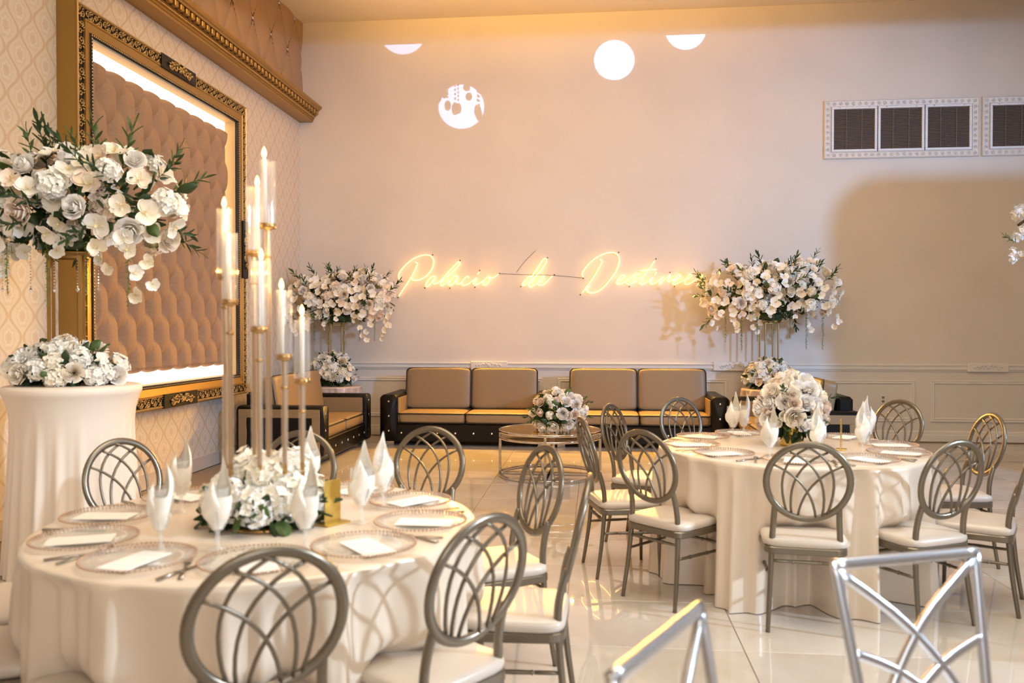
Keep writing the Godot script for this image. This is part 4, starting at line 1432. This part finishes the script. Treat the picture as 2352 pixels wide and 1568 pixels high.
func tall_arrangement(label: String, place: Vector3, seed_: int, detail: Dictionary) -> Node3D:
	# a broad cloud of white orchids and roses; origin at its underside centre
	var t := thing("orchid_arrangement", label, "flowers", place, 0.0, "tall white orchid arrangements")
	var rx: float = detail.rx; var ry: float = detail.ry; var rz: float = detail.rz
	var c := Vector3(0, ry * 0.85, 0)
	var g := RandomNumberGenerator.new(); g.seed = seed_
	part("moss_core", lathe_mesh([Vector2(0, 0), Vector2(0.14, 0.01), Vector2(0.17, 0.07), Vector2(0.12, 0.13), Vector2(0, 0.15)], 14), M.leaf_0, t)
	foliage_core(t, c, Vector3(rx, ry, rz) * 0.80, 420, 0.09, seed_ + 1)
	# three overlapping lobes keep the outline uneven
	var lobes := [[Vector3(-rx * 0.52, ry * 0.02, 0.0), 0.52, 1.0], [Vector3(rx * 0.50, ry * 0.10, 0.0), 0.54, 1.05], [Vector3(0, ry * 0.12, rz * 0.15), 0.52, 0.95]]
	for k in lobes.size():
		var l: Array = lobes[k]
		var r := Vector3(rx * float(l[1]), ry * float(l[2]), rz * 0.85)
		fill_blooms(t, c + l[0], r, [["rose", detail.rose, detail.size * 0.98, 1.0], ["hydrangea", detail.hyd, detail.size * 1.1, 0.95], ["orchid", detail.orchid, detail.size, 1.03], ["leaf_spray", detail.spray, detail.size * 3.4, 0.88], ["leaf", 5, detail.size * 1.5, 0.96]], seed_ + 10 * k, -0.7)
	for k in int(detail.casc):
		var a := lerpf(-0.9, 0.9, float(k) / (detail.casc - 1))
		var drop: float = detail.drop * g.randf_range(0.55, 1.0) * (1.0 if absf(a) > 0.3 else 0.35)
		cascade(t, c + Vector3(a * rx, -ry * 0.45, rz * g.randf_range(0.35, 0.75) * (1.0 - 0.4 * absf(a))), drop, int(drop / (detail.size * 0.8)) + 1, detail.size * 0.95, seed_ + 50 + k)
	for k in int(detail.vine):
		var a := lerpf(-0.75, 0.75, float(k) / (detail.vine - 1))
		bloom("trailing_vine", t, c + Vector3(a * rx, -ry * 0.7, rz * 0.5), Vector3.UP, detail.vlen * g.randf_range(0.7, 1.1), g)
	var strand: ArrayMesh = stored("strand", func(): return bead_strand_mesh(14, 0.018, 0.007))
	for k in int(detail.bead):
		var a := lerpf(-0.5, 0.55, (k + 0.5) / detail.bead)
		part("crystal_strand", strand, M.crystal, t, at(c + Vector3(a * rx, -ry * 0.85, rz * 0.6 * g.randf_range(0.6, 1.1))))
	for k in int(detail.top):
		var a := lerpf(-0.9, 0.9, float(k) / (detail.top - 1)) + g.randf_range(-0.1, 0.1)
		bloom("leaf_spray", t, c + Vector3(a * rx, ry * 0.75 * sqrt(maxf(0.1, 1 - a * a)), rz * 0.2), Vector3(a * 1.2 + g.randfn() * 0.3, 0.9, 0.25), detail.size * g.randf_range(3.0, 4.4), g)
	return t

func low_wreath(label: String, place: Vector3, r: Vector3, size: float, seed_: int, counts: Array) -> Node3D:
	var t := thing("flower_mound", label, "flowers", place, 0.0, "low white flower mounds")
	foliage_core(t, Vector3(0, r.y * 0.35, 0), r * Vector3(0.9, 0.55, 0.9), 260, size * 1.6, seed_, 0.05)
	fill_blooms(t, Vector3(0, r.y * 0.25, 0), Vector3(r.x, r.y * 0.75, r.z), [["hydrangea", counts[0], size * 1.15, 0.93], ["rose", counts[1], size, 1.0], ["dahlia", counts[2], size * 1.2, 1.0], ["orchid", counts[3], size * 0.95, 1.02], ["leaf", counts[4], size * 1.3, 0.98]], seed_ + 3, -0.05)
	return t

func build_flowers() -> void:
	# beside the gilt frame, on the tall pedestal table
	flower_stand("tall gold four-post flower stand on the white pedestal table", Vector3(-3.20, 1.12, -4.80), 0.80, 0.165, 0.020, 0.45)
	tall_arrangement("largest white orchid and rose cloud, on the gold stand at left", Vector3(-3.18, 1.92, -4.80), 100, {"rx": 0.66, "ry": 0.30, "rz": 0.42, "size": 0.072, "rose": 9, "hyd": 5, "orchid": 42, "spray": 10, "casc": 6, "drop": 0.40, "vine": 5, "vlen": 0.42, "bead": 5, "top": 8})
	low_wreath("white peony and hydrangea mound at the foot of the left gold stand", Vector3(-3.20, 1.12, -4.80), Vector3(0.31, 0.235, 0.27), 0.060, 200, [18, 10, 4, 8, 9])
	# left corner
	flower_stand("slim gold flower stand on the small table in the left corner", Vector3(-3.43, 0.70, -10.86), 0.84, 0.17, 0.016, 0.5)
	tall_arrangement("white orchid cloud on the slim stand left of the neon sign", Vector3(-3.35, 1.54, -10.82), 300, {"rx": 0.67, "ry": 0.33, "rz": 0.38, "size": 0.062, "rose": 11, "hyd": 7, "orchid": 46, "spray": 6, "casc": 7, "drop": 0.36, "vine": 6, "vlen": 0.38, "bead": 0, "top": 7})
	low_wreath("white orchid and dahlia mound on the left corner table", Vector3(-3.47, 0.70, -10.82), Vector3(0.29, 0.43, 0.24), 0.060, 400, [12, 7, 7, 16, 9])
	# right, behind the sofa
	flower_stand("slim gold flower stand on the small table behind the right sofa", Vector3(2.20, 0.70, -10.88), 0.86, 0.17, 0.016, 0.2)
	tall_arrangement("white orchid cloud on the slim stand right of the neon sign", Vector3(2.20, 1.56, -10.80), 500, {"rx": 0.78, "ry": 0.37, "rz": 0.40, "size": 0.066, "rose": 6, "hyd": 6, "orchid": 52, "spray": 8, "casc": 7, "drop": 0.34, "vine": 7, "vlen": 0.40, "bead": 0, "top": 10})
	low_wreath("white rose and hydrangea mound on the small table behind the right sofa", Vector3(2.20, 0.70, -10.84), Vector3(0.29, 0.36, 0.24), 0.060, 600, [16, 8, 3, 12, 8])
	# on the coffee table
	var t := thing("rose_box", "clear tray of white roses and leaves on the glass coffee table", "flowers", Vector3(-0.35, 0.455, -8.30))
	part("clear_tray", box_mesh(Vector3(0.36, 0.09, 0.36), 0.006, Vector3(0, 0.045, 0)), M.acrylic, t)
	foliage_core(t, Vector3(0, 0.15, 0), Vector3(0.24, 0.20, 0.24), 500, 0.06, 71, 0.08)
	fill_blooms(t, Vector3(0, 0.15, 0), Vector3(0.255, 0.225, 0.255), [["rose", 34, 0.052, 1.0], ["hydrangea", 10, 0.042, 0.95], ["dahlia", 5, 0.055, 1.0], ["leaf", 18, 0.07, 0.98], ["leaf_spray", 10, 0.12, 0.85]], 72, -0.5)
	# right round table
	t = thing("rose_centrepiece", "round bouquet of cream and blush roses centred on the right table", "flowers", Vector3(1.17, CLOTH_H, -5.10))
	part("vase", lathe_mesh([Vector2(0, 0), Vector2(0.07, 0), Vector2(0.075, 0.01), Vector2(0.05, 0.05), Vector2(0.06, 0.10), Vector2(0.085, 0.14), Vector2(0, 0.14)], 20), M.gold_card, t)
	foliage_core(t, Vector3(0, 0.20, 0), Vector3(0.15, 0.15, 0.15), 420, 0.07, 81)
	fill_blooms(t, Vector3(0, 0.225, 0), Vector3(0.178, 0.172, 0.178), [["rose", 30, 0.053, 1.0], ["rose", 18, 0.036, 1.0], ["leaf_spray", 6, 0.10, 0.9]], 82, -0.55)
	for k in 9:
		bloom("leaf", t, Vector3(cos(k * 0.7), 0, sin(k * 0.7)) * 0.10 + Vector3(0, 0.10, 0), Vector3(cos(k * 0.7), -0.5, sin(k * 0.7)), 0.09, rng)
	# near table, round the candle stand
	t = thing("hydrangea_ring", "low ring of white hydrangeas and leaves round the candle stand's foot", "flowers", Vector3(-1.165, CLOTH_H + 0.012, -2.875))
	foliage_core(t, Vector3(0, 0.05, 0), Vector3(0.19, 0.06, 0.19), 300, 0.075, 91, 0.03)
	var g := RandomNumberGenerator.new(); g.seed = 92
	for k in 9:
		var a := TAU * k / 9.0
		bloom("hydrangea", t, Vector3(cos(a) * 0.145, 0.075 + 0.02 * (k % 2), sin(a) * 0.145), Vector3(cos(a), 0.9, sin(a)), 0.078, g)
	for k in 6:
		var a := TAU * k / 6.0 + 0.3
		bloom("hydrangea", t, Vector3(cos(a) * 0.085, 0.15 + 0.02 * (k % 2), sin(a) * 0.085 - 0.02), Vector3(cos(a) * 0.5, 1.0, sin(a) * 0.5), 0.074, g)
	for k in 14:
		var a := TAU * k / 14.0
		bloom("leaf", t, Vector3(cos(a) * 0.17, 0.035, sin(a) * 0.17), Vector3(cos(a), 0.15, sin(a)), 0.085, g)
	# at the right edge
	t = thing("blossom_tree_tip", "hanging white blossom branch at the right picture edge", "flowers", Vector3(4.25, 2.45, -8.5))
	part("branch", tube_mesh(curve([Vector3(0.9, -0.5, 0), Vector3(0.5, 0.1, 0), Vector3(0.1, 0.20, 0.05), Vector3(-0.20, 0.0, 0.0)], 5), 0.014, 6), M.stem, t)
	g.seed = 77
	for k in 60:
		var u := g.randf()
		var p := Vector3(lerpf(-0.26, 0.75, u), 0.20 - 0.9 * g.randf() * (0.6 + 0.4 * u), g.randfn() * 0.16)
		bloom("blossom_cluster", t, p, Vector3.UP, g.randf_range(0.06, 0.10), g)
	for k in 14:
		bloom("leaf_spray", t, Vector3(lerpf(-0.2, 0.7, g.randf()), 0.1 - 0.6 * g.randf(), g.randfn() * 0.1), Vector3(g.randfn(), g.randfn() - 0.4, g.randfn()), 0.16, g)


# ------------------------------------------------------------------ tableware

func make_charger() -> Node3D:
	var t := thing("charger_plate", "", "plate")
	t.set_meta("base_name", "charger_plate")
	part("glass_plate", lathe_mesh([Vector2(0, 0.001), Vector2(0.10, 0.001), Vector2(0.112, 0.004), Vector2(0.160, 0.014), Vector2(0.160, 0.017), Vector2(0.112, 0.008), Vector2(0.10, 0.005), Vector2(0, 0.005)], 40), M.thick_glass, t)
	var st := begin()
	for k in 76:
		var a := TAU * k / 76
		cushion(st, Vector3(cos(a) * 0.161, 0.016, sin(a) * 0.161), Vector3(0.0095, 0.008, 0.0095), 1.0, 1.0, 6, 4)
	stuff(part("beaded_rim", done(st), M.rose_gold, t))
	return t

func make_goblet() -> Node3D:
	var t := thing("goblet", "", "glass")
	t.set_meta("base_name", "goblet")
	part("foot", lathe_mesh([Vector2(0.036, 0.001), Vector2(0.035, 0.004), Vector2(0.012, 0.009), Vector2(0.006, 0.016), Vector2(0.0055, 0.035), Vector2(0.010, 0.042), Vector2(0.006, 0.048), Vector2(0.008, 0.058), Vector2(0.0, 0.060)], 16), M.goblet_glass, t)
	var st := begin(false)
	var prof := PackedVector2Array([Vector2(0.004, 0.056), Vector2(0.018, 0.064), Vector2(0.029, 0.082), Vector2(0.035, 0.106), Vector2(0.038, 0.135), Vector2(0.039, 0.165), Vector2(0.0375, 0.196)])
	lathe(st, prof, 14)
	part("bowl", done(st), M.goblet_glass, t)
	return t

func napkin_roll(st: SurfaceTool, low: float, high: float, peak: float, r0: float, r1: float, lean: Vector2, arc := 1.25) -> void:
	# a sheet rolled round on itself; its top edge climbs to a point at angle peak
	grid(st, 30, 16, func(u, v):
		var a: float = (u - 0.5) * TAU * arc
		var t: float = pow(maxf(0.0, cos(clampf(a / (1.15 * arc), -PI / 2, PI / 2))), 1.6)
		var top: float = low + (high - low) * t
		var r: float = lerpf(r0, r1, smoothstep(0.0, 0.55, v)) * (1.0 + 0.10 * (u - 0.5)) * (1.0 - 0.62 * t * smoothstep(0.62, 1.0, v) - 0.10 * smoothstep(0.75, 1.0, v))
		r *= 1.0 + 0.07 * sin(a * 3.0 + v * 4.0)
		var q: float = a + peak + 0.5 * v
		return Vector3(cos(q) * r + lean.x * v * v, top * v, sin(q) * r + lean.y * v * v))

func make_napkin() -> Node3D:
	# a satin napkin rolled into the goblet, its corners standing in points
	var t := thing("napkin", "", "napkin")
	t.set_meta("base_name", "napkin")
	var st := begin()
	napkin_roll(st, 0.105, 0.228, -1.9, 0.013, 0.038, Vector2(0.012, 0.0), 0.86)
	part("rolled_cloth", done(st), M.napkin, t)
	st = begin()
	napkin_roll(st, 0.080, 0.165, 1.1, 0.015, 0.041, Vector2(-0.006, 0.004), 0.62)
	part("folded_corner", done(st), M.napkin, t)
	return t

func make_knife() -> Node3D:
	var t := thing("knife", "", "knife")
	t.set_meta("base_name", "knife")
	var st := begin()
	sweep(st, PackedVector3Array([Vector3(0, 0.004, 0.115), Vector3(0, 0.005, 0.05), Vector3(0, 0.004, 0.005)]), rounded_rect(0.014, 0.006, 0.002, 2), false, Vector3.UP, PackedFloat32Array([1.1, 1.0, 0.6]))
	part("handle", done(st), M.steel, t)
	st = begin(false)
	prism(st, PackedVector2Array([Vector2(-0.007, 0.006), Vector2(0.008, 0.006), Vector2(0.009, -0.07), Vector2(0.002, -0.108), Vector2(-0.007, -0.10)]), 0.002, 0.004)
	part("blade", done(st), M.steel, t)
	return t

func make_fork() -> Node3D:
	var t := thing("fork", "", "fork")
	t.set_meta("base_name", "fork")
	var st := begin()
	sweep(st, PackedVector3Array([Vector3(0, 0.004, 0.105), Vector3(0, 0.006, 0.03), Vector3(0, 0.004, -0.03), Vector3(0, 0.005, -0.05)]), rounded_rect(0.014, 0.004, 0.0015, 2), false, Vector3.UP, PackedFloat32Array([1.1, 0.7, 0.6, 1.6]))
	part("handle", done(st), M.steel, t)
	for k in 4:
		var x := (k - 1.5) * 0.0062
		part("tine", tube_mesh([Vector3(x, 0.005, -0.048), Vector3(x, 0.003, -0.075), Vector3(x * 0.9, 0.007, -0.098)], 0.0015, 5), M.steel, t)
	return t

func make_card() -> Node3D:
	var t := thing("menu_card", "", "card")
	t.set_meta("base_name", "menu_card")
	part("folded_sheet", box_mesh(Vector3(0.105, 0.003, 0.20), 0.001, Vector3(0, 0.0015, 0)), M.paper, t)
	return t

func build_tableware() -> void:
	var plate := make_charger(); var glass := make_goblet(); var nap := make_napkin()
	var knife := make_knife(); var fork := make_fork(); var card := make_card()
	var protos := {"plate": plate, "glass": glass, "napkin": nap, "knife": knife, "fork": fork, "card": card}
	var used := {}
	var put := func(key: String, label: String, p: Vector3, turn: float, group: String) -> void:
		var o: Node3D = protos[key]
		if used.has(key):
			copy(o, label, p, turn, group)
		else:
			used[key] = true
			o.position = p; o.rotation.y = turn
			tag(o, label, o.get_meta("category"), group)
	# angle round the table in degrees from +x towards +z, where that seat is, radius and offset of its goblet
	var seats := [
		[T1, "left table", [
			[0, "right of the left table", 0.36, 0], [36, "at the left table's right front", 0.46, 16], [70, "behind the nearest chair's round back", 0.40, 18],
			[106, "at the left table's front left", 0.45, 5], [143, "at the left table's left front", 0, 0], [178, "farthest left on the left table", 0, 0],
			[216, "at the left table's left rear", 0.38, -20], [252, "behind the candle stand, left", 0.30, -12], [288, "behind the candle stand, right", 0.41, -15], [323, "at the left table's right rear", 0.45, 3]]],
		[T2, "right table", [
			[-6, "farthest right on the right table", 0.50, -10], [26, "at the right table's right front", 0.42, 14], [62, "at the right table's front right", 0, 0],
			[101, "behind the square-on chair back", 0.42, -17], [140, "at the right table's left front", 0.55, -26], [177, "farthest left on the right table", 0, 0],
			[216, "at the right table's left rear", 0.49, 21], [250, "left behind the rose bouquet", 0.52, -1], [285, "right behind the rose bouquet", 0, 0], [316, "at the right table's right rear", 0, 0]]],
	]
	for s in seats:
		var T: Vector3 = s[0]
		var tn: String = s[1]
		for q in s[2]:
			var a := deg_to_rad(q[0])
			var out := Vector3(cos(a), 0, sin(a))
			var side := Vector3(-sin(a), 0, cos(a))
			var where: String = q[1]
			var turn := atan2(out.x, out.z)
			var y := CLOTH_H + 0.001
			var r := 0.575
			put.call("plate", "clear glass charger with rose-gold beaded rim " + where, T + out * r + Vector3(0, y, 0), turn, "glass chargers on the " + tn)
			put.call("card", "white folded menu card on the charger " + where, T + out * (r + 0.015) + Vector3(0, y + 0.006, 0), turn + 0.25 * sin(a * 7.0), "menu cards on the " + tn)
			put.call("knife", "steel table knife beside the charger " + where, T + out * (r + 0.01) - side * 0.196 + Vector3(0, y, 0), turn, "table knives on the " + tn)
			put.call("fork", "steel dinner fork beside the charger " + where, T + out * (r + 0.01) + side * 0.194 + Vector3(0, y, 0), turn, "dinner forks on the " + tn)
			if float(q[2]) > 0:
				var b := deg_to_rad(q[0] + q[3])
				var gp := T + Vector3(cos(b), 0, sin(b)) * float(q[2]) + Vector3(0, y, 0)
				var gl: String = where.replace("at the ", "")
				put.call("glass", "cut-glass goblet holding a folded napkin " + where, gp, turn, "goblets on the " + tn)
				put.call("napkin", "ivory satin napkin standing in the goblet " + where, gp + Vector3(0, 0.066, 0), turn * 0.3 + 0.6 * sin(q[0] * 1.7), "napkins in goblets on the " + tn)
	# table number stands
	var t := thing("number_stand", "gold mirror card holder beside the candle stand on the left table", "card holder", Vector3(-0.925, CLOTH_H, -2.88), 1.05)
	part("foot", box_mesh(Vector3(0.11, 0.006, 0.07), 0.001, Vector3(0, 0.003, 0)), M.gold_card, t)
	part("upright_card", box_mesh(Vector3(0.075, 0.15, 0.004), 0.001, Vector3(0, 0.081, 0)), M.gold_card, t)
	t = thing("number_stand", "slim gold table number stand right of the rose bouquet", "card holder", Vector3(1.402, CLOTH_H, -4.93), 1.25)
	part("foot", box_mesh(Vector3(0.075, 0.006, 0.06), 0.001, Vector3(0, 0.003, 0)), M.gold_card, t)
	part("upright_card", box_mesh(Vector3(0.10, 0.17, 0.006), 0.001, Vector3(0, 0.091, 0)), M.gold_card, t)

# ------------------------------------------------------------------ the candle stand

func build_candles() -> void:
	var t := thing("candle_stand", "tall gold and crystal candle stand with seven glass tubes on the left table", "candelabra", Vector3(-1.150, CLOTH_H + 0.001, -2.83))
	part("base_plate", lathe_mesh([Vector2(0, 0), Vector2(0.125, 0), Vector2(0.130, 0.005), Vector2(0.125, 0.011), Vector2(0, 0.011)], 36), M.rod_gold, t)
	# tube x, z offset from the stand, bottom and top of the glass, height of the flame, side lean of the candle
	var tubes := [
		[0.020, 0.020, 1.809, 2.038, 2.068, -0.018, "tallest white taper candle, at the top of the candle stand"],
		[-0.052, -0.030, 1.721, 1.961, 1.978, 0.021, "white taper candle in the second highest glass tube"],
		[-0.136, 0.020, 1.634, 1.875, 1.898, -0.002, "white taper candle in the leftmost glass tube"],
		[-0.100, 0.060, 1.545, 1.785, 1.811, -0.016, "white taper candle below the leftmost tube, in front"],
		[0.010, 0.075, 1.452, 1.688, 1.711, 0.012, "white taper candle in the middle tube of the candle stand"],
		[0.082, 0.030, 1.356, 1.590, 1.611, -0.015, "white taper candle in the second lowest glass tube"],
		[0.130, -0.010, 1.271, 1.487, 1.522, 0.0, "white taper candle in the lowest, rightmost glass tube"],
	]
	var cup := lathe_mesh([Vector2(0, 0), Vector2(0.012, 0.0), Vector2(0.013, 0.004), Vector2(0.0275, 0.006), Vector2(0.0275, 0.024), Vector2(0.0, 0.024)], 20)
	var flame := lathe_mesh([Vector2(0, 0), Vector2(0.0055, 0.006), Vector2(0.0085, 0.016), Vector2(0.0065, 0.028), Vector2(0.0025, 0.038), Vector2(0, 0.042)], 12)
	for q in tubes:
		var base: float = q[2] - CLOTH_H
		part("cup", cup, M.rod_gold, t, at(Vector3(q[0], base - 0.012, q[1])))
		var st := begin()
		lathe(st, PackedVector2Array([Vector2(0.0275, base + 0.010), Vector2(0.0275, q[3] - CLOTH_H)]), 24)
		part("glass_tube", done(st), M.glass, t, at(Vector3(q[0], 0, q[1])))
		# rim and inner wall of the tube
		st = begin()
		lathe(st, PackedVector2Array([Vector2(0.0242, base + 0.014), Vector2(0.0242, q[3] - CLOTH_H)]), 24)
		lathe(st, PackedVector2Array([Vector2(0.0275, q[3] - CLOTH_H), Vector2(0.0242, q[3] - CLOTH_H + 0.0005)]), 24)
		part("tube_lining", done(st), M.glass, t, at(Vector3(q[0], 0, q[1])))
		part("rod", lathe_mesh([Vector2(0.0078, 0.008), Vector2(0.0078, base - 0.006)], 10), M.rod_gold, t, at(Vector3(q[0], 0, q[1])))
		part("acrylic_sleeve", lathe_mesh([Vector2(0.0118, 0.225), Vector2(0.0118, base - 0.012)], 12), M.acrylic, t, at(Vector3(q[0], 0, q[1])))
		part("collar", lathe_mesh([Vector2(0.0078, -0.010), Vector2(0.013, -0.008), Vector2(0.013, 0.0), Vector2(0.0078, 0.002)], 12), M.rod_gold, t, at(Vector3(q[0], base - 0.10, q[1])))
		var fy: float = q[4]
		var lean: float = q[5] * 0.75
		var b := Vector3(t.position.x + q[0] + lean * 0.9, q[2] + 0.016, t.position.z + q[1])
		var h: float = fy - 0.020 - b.y
		var c := thing("taper_candle", q[6], "candle", b, 0.0, "taper candles on the candle stand")
		part("wax", lathe_mesh([Vector2(0, 0), Vector2(0.0088, 0), Vector2(0.0082, h - 0.004), Vector2(0.005, h), Vector2(0, h)], 14), M.candle, c)
		part("flame", flame, M.flame, c, at(Vector3(0, h - 0.001, 0)))
		var l := OmniLight3D.new()
		l.name = "flame_light"
		l.light_color = Color(1.0, 0.75, 0.42)
		l.light_energy = 0.012
		l.light_size = 0.008
		l.omni_range = 14.0
		l.omni_attenuation = 2.0
		l.shadow_enabled = true
		l.position = Vector3(0, h + 0.016, 0)
		c.add_child(l, true)


# ------------------------------------------------------------------ out of view, in the way of the lamps

func build_unseen_blockers() -> void:
	struct("trim_20", slab(LEFT, 9.5, 4.985, CEIL, -8.62, -8.50), M.ceiling_paint)  # beam above the view, placed to cut off light high on the wall
	# unseen arched panel to the right, placed to shade part of the wall
	var arch := thing("unseen_arch_panel", "plain arched panel out of view at right that shades the wall", "backdrop", Vector3(5.2, 0, -7.5))
	var poly := PackedVector2Array([Vector2(0, 0), Vector2(3.0, 0), Vector2(3.0, 3.62)])
	for i in 9:
		var a := PI / 2 + PI / 2 * i / 8.0
		poly.append(Vector2(0.42 + cos(a) * 0.42, 3.20 + sin(a) * 0.42))
	var st := begin(false)
	prism(st, poly, -0.03, 0.03, 0.0, Transform3D(Basis(Vector3.RIGHT, -PI / 2), Vector3.ZERO))
	part("panel", done(st), M.spandex, arch)
	# crystal chandelier out of view, placed to break up one gobo beam
	var ch := thing("crystal_chandelier", "crystal drop chandelier hanging above the picture", "chandelier", Vector3(0.45, 4.35, -4.5))
	part("hoop", lathe_mesh([Vector2(0.26, -0.01), Vector2(0.28, -0.01), Vector2(0.28, 0.02), Vector2(0.26, 0.02), Vector2(0.26, -0.01)], 30), M.chrome, ch)
	part("hanger", tube_mesh([Vector3(0, 0, 0), Vector3(0, 1.33, 0)], 0.012, 6), M.chrome, ch)
	for k in 3:
		part("spoke", tube_mesh([Vector3.ZERO, Vector3(cos(TAU * k / 3), 0, sin(TAU * k / 3)) * 0.27], 0.008, 6), M.chrome, ch)
	var strand := begin(false)
	for k in 12:
		var c := Vector3(0, -0.025 * k, 0)
		cushion(strand, c, Vector3(0.014, 0.018, 0.014), 1.0, 1.0, 6, 4)
	cushion(strand, Vector3(0, -0.335, 0), Vector3(0.050, 0.075, 0.05), 1.0, 1.0, 10, 8)
	var sm := done(strand)
	for k in 22:
		var a := TAU * k / 22.0
		part("drop_strand", sm, M.crystal, ch, Transform3D(Basis.from_scale(Vector3(1, 1.0 + 0.25 * sin(k * 2.7), 1)), Vector3(cos(a) * 0.27, -0.01, sin(a) * 0.27)))
